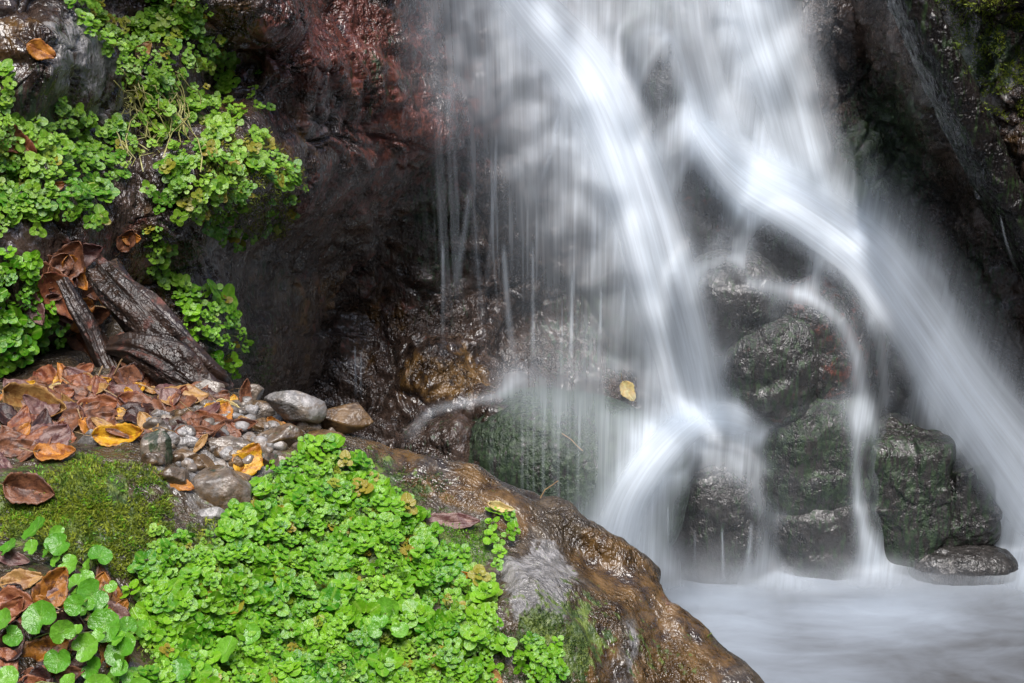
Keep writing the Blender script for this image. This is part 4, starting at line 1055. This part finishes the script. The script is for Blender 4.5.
for k in range(26):
    t_ = rng.uniform(0, 1); x, y = 45 + 85 * t_ + rng.normal(0, 14), 262 + 105 * t_ + rng.normal(0, 10)
    mt = rng.choice(['brown', 'redbrown', 'purple', 'dark', 'orange', 'brown'])
    fallen(x, y, rng.uniform(14, 26), rng.uniform(24, 44), rng.uniform(-60, 240), mt, 'wet brown leaf caught around the rotten log', rng.uniform(.1, .5), rng.uniform(.1, .4), lift=rng.uniform(0, .004), face=.4, group='leaves caught around the log', stem=rng.random() < .4)
for k in range(14):
    x, y = rng.uniform(20, 330), rng.uniform(385, 450)
    mt = rng.choice(['yellow', 'orange', 'tan', 'pale'])
    fallen(x, y, rng.uniform(8, 15), rng.uniform(14, 26), rng.uniform(-60, 240), mt, 'small bright leaf scrap on the ledge', rng.uniform(.1, .4), rng.uniform(.1, .3), lift=.006, face=.4, group='bright leaf scraps on the ledge', stem=False)
for k in range(30):
    x, y = rng.uniform(-5, 130), rng.uniform(575, 690)
    mt = rng.choice(['brown', 'dark', 'purple', 'redbrown', 'mottled'])
    fallen(x, y, rng.uniform(18, 34), rng.uniform(30, 52), rng.uniform(-60, 240), mt, 'dark wet leaf on the soil under the broad leaved plants', rng.uniform(0, .3), rng.uniform(0, .3), lift=rng.uniform(-.001, .003), face=.35, group='leaves under the broad leaved plants', stem=rng.random() < .3)

# ------------------------------------------------------------------ stones on the ledge
STN = [
    (296, 407, 31, 18, 'rounded speckled grey stone at the right end of the ledge', 0, 0, .7),
    (343, 418, 32, 15, 'low tan stone at the far right end of the ledge', 0, .6, .2),
    (306, 417, 17, 17, 'dark red brown pointed stone between the speckled and the tan stones', .0, .0, 0),
    (210, 391, 20, 13, 'grey stone behind the yellow scrap at the foot of the log', 0, 0, .3),
    (262, 409, 18, 10, 'flat pale brown stone left of the speckled stone', 0, .3, .5),
    (280, 424, 11, 9, 'small cream stone chip in front of the speckled stone', 0, .2, 1),
    (258, 426, 13, 9, 'small pinkish tan stone chip next to the cream one', 0, .6, .7),
    (91, 440, 13, 12, 'whitish grey stone left of the bright yellow leaf', 0, 0, 1.1),
    (183, 443, 22, 9, 'flat pale grey stone right of the bright yellow leaf', 0, 0, 1.1),
    (182, 457, 17, 9, 'pinkish stone just under the flat pale one', 0, .5, .8),
    (200, 466, 15, 12, 'brown angular stone wedged under the pinkish one', 0, .4, .5),
    (158, 452, 17, 22, 'dark mossy round stone beside the yellow leaf', .5, 0, 0),
    (228, 448, 24, 17, 'grey stone under the rolled brown leaf', .3, 0, .5),
    (278, 440, 26, 16, 'brown grey stone behind the top of the green carpet', .3, .3, .4),
    (226, 494, 36, 30, 'biggest grey brown stone of the ledge front', .2, .2, .5),
    (172, 478, 20, 17, 'dark stone under the flat orange leaf', .3, .3, 0),
    (208, 516, 17, 9, 'white grey stone low in front of the biggest one', 0, 0, 1.1),
    (130, 393, 12, 9, 'pale crystalline stone chip in the back of the litter', 0, 0, 1.1),
    (252, 394, 13, 10, 'small dark grey stone behind the upright curled leaf', 0, 0, .2),
    (85, 282, 11, 16, 'whitish pebble sitting on top of the rotten log', .1, 0, 1),
    (270, 462, 20, 12, 'brownish stone half under the top of the green carpet', .4, .3, .3),
    (160, 416, 12, 9, 'grey chip at the right rim of the leaf litter', 0, 0, .8),
    (175, 425, 15, 9, 'small brown stone behind the flat pale one', 0, .4, .3),
    (240, 478, 14, 9, 'small grey stone on top of the biggest one', 0, .1, .7),
    (320, 436, 22, 8, 'thin tan stone slab lying on the crest of the ledge', 0, .7, .4),
]
for i, (px, py, rx, ry, lab, mo_, oc, pa) in enumerate(STN):
    if 'pebble' in lab: h = hit(px, py + ry * .35)
    else:
        for kk in np.arange(.4, 2.2, .15):
            h = hit(px, py + ry * kk, 'front')
            if h and h[0].y < 2.05: break
    if not h: continue
    Y = h[0].y + .004 + .35 * ry * h[0].y / F
    rx *= .88; ry *= .9
    boulder(px, py, Y, rx, ry, (rx + ry) / 2 * Y / F * .8, lab, moss=mo_, och=oc + .28, pale=pa * .75, red=.9 if 'red brown' in lab else 0, sub=5, amp=1.2, tilt=rng.uniform(-12, 12), mat=M_STONE, name='stone', cat='stone', group='stones on the ledge', seed=50 + i, sq=.65, planes=13)
# pebbles too small to name
for k in range(150):
    x, y = rng.uniform(140, 350), rng.uniform(400, 470)
    if not inpoly([(150, 420), (250, 395), (350, 425), (340, 440), (290, 450), (260, 490), (200, 480), (150, 470)], np.array([x]), np.array([y]))[0]: continue
    h = hit(x, y, 'front')
    if not h: continue
    r_ = rng.uniform(3, 8)
    boulder(x, y - r_ * .3, h[0].y, r_ * rng.uniform(1, 1.5), r_, r_ * h[0].y / F, 'small angular pebble among the ledge stones', moss=0, och=rng.uniform(0, .6), pale=rng.uniform(.1, .9), sub=3, amp=1.3, mat=M_STONE, name='pebble', cat='pebble', group='pebbles among the ledge stones', seed=100 + k, sq=.6, planes=9)

# ------------------------------------------------------------------ rotten log and twigs
def bark_mat():
    m = rock_material('rotten_wood', dark=(0.008, 0.005, 0.004), mid=(0.034, 0.016, 0.009), rough=(.3, .65), bumpd=.004, streak=.2, bs=2.2)
    return m
M_BARK = bark_mat()
def log(pts, name, label, cat, mat=M_BARK, parent=None, nz=.8, seed=0, ochre=.35):
    """pts = (px, py, Y, radius m)"""
    W_ = [tuple(At(a, b, c)) + (d,) for a, b, c, d in pts]; c = catmull(W_, 110); c[0, 3] = c[-1, 3] = 0; c[0, :3] = c[1, :3] * 1.02 - c[3, :3] * .02; c[-1, :3] = c[-2, :3]
    n = len(c); m = 48; tg = np.gradient(catmull(W_, 110)[:, :3], axis=0); tg /= np.linalg.norm(tg, axis=1, keepdims=True)
    V = np.zeros((n, m, 3))
    a = np.linspace(0, 2 * math.pi, m, endpoint=False)
    for i in range(n):
        X = np.cross(tg[i], UP); X /= np.linalg.norm(X); Y_ = np.cross(X, tg[i])
        q = np.stack([np.cos(a) * 2.2, np.sin(a) * 2.2, np.full(m, i / n * 2.0)], -1)
        rr = c[i, 3] * (1 + nz * fbm(q, 1.0, 4, seed) + nz * .8 * ridged(q * np.array([2.5, 2.5, .6]), 1, 2, seed + 3))
        V[i] = c[i, :3] + (X * np.cos(a)[:, None] + Y_ * np.sin(a)[:, None]) * rr[:, None]
    idx = np.arange(n * m).reshape(n, m); j = np.roll(idx, -1, axis=1)
    Fc = np.stack([idx[:-1], j[:-1], j[1:], idx[1:]], -1).reshape(-1, 4)
    V = V.reshape(-1, 3); mask = np.zeros((len(V), 4)); mask[:, 2] = ochre; mask[:, 1] = .3
    o = mk(name, V, Fc, mat, parent, attrs={'mask': mask})
    if label: tag(o, label, cat)
    return o
log([(100, 268, 2.03, .018), (122, 292, 2.0, .021), (150, 322, 1.97, .023), (182, 356, 1.95, .023), (208, 384, 1.94, .019), (220, 398, 1.95, .016)], 'rotten_log', 'dark wet rotten log sloping down to the ledge from the left rock', 'log', seed=1)
log([(62, 278, 1.98, .006), (80, 312, 1.96, .009), (98, 345, 1.95, .010), (114, 378, 1.93, .009), (122, 396, 1.92, .008)], 'root', 'dark root hanging down left of the rotten log', 'root', seed=2)
log([(112, 350, 1.95, .012), (140, 352, 1.93, .018), (172, 368, 1.92, .023), (200, 388, 1.91, .018), (215, 400, 1.9, .010)], 'broken_branch', 'short broken branch lying under the rotten log', 'branch', seed=3)
TW = [((112, 382), (122, 362), .0014, 'short pale twig standing up in the litter'), ((86, 400), (98, 372), .0012, 'thin dry twig leaning at the back of the litter'), ((68, 430), (84, 408), .0016, 'tan twig across the left of the litter'),
      ((30, 700), (88, 690), .001, 'thin twig along the bottom left edge'), ((540, 500), (556, 488), .001, 'tiny twig sticking out of the crest of the foreground rock'),
      ((562, 434), (582, 452), .0016, 'thin straw lying on the wet slab beside the cascade'), ((150, 400), (128, 392), .0014, 'light twig beside the small yellow leaf'), ((78, 418), (118, 436), .001, 'fine dark twig over the purple leaf')]
for (a, b, r_, lab) in TW:
    ha, hb = hit(*a), hit(*b)
    if not ha or not hb: continue
    p, q = np.array(ha[0]), np.array(hb[0])
    if abs(p[1] - q[1]) > .15: q = At(*b, p[1])
    nn = np.array(ha[1]) * .01
    s_ = Stems(); s_.add([p + nn * .3, p * .6 + q * .4 + nn * .8 + rng.normal(0, .0012, 3), p * .3 + q * .7 + nn, q + nn], r_)
    tag(s_.build('twig', M_TWIG), lab, 'twig')
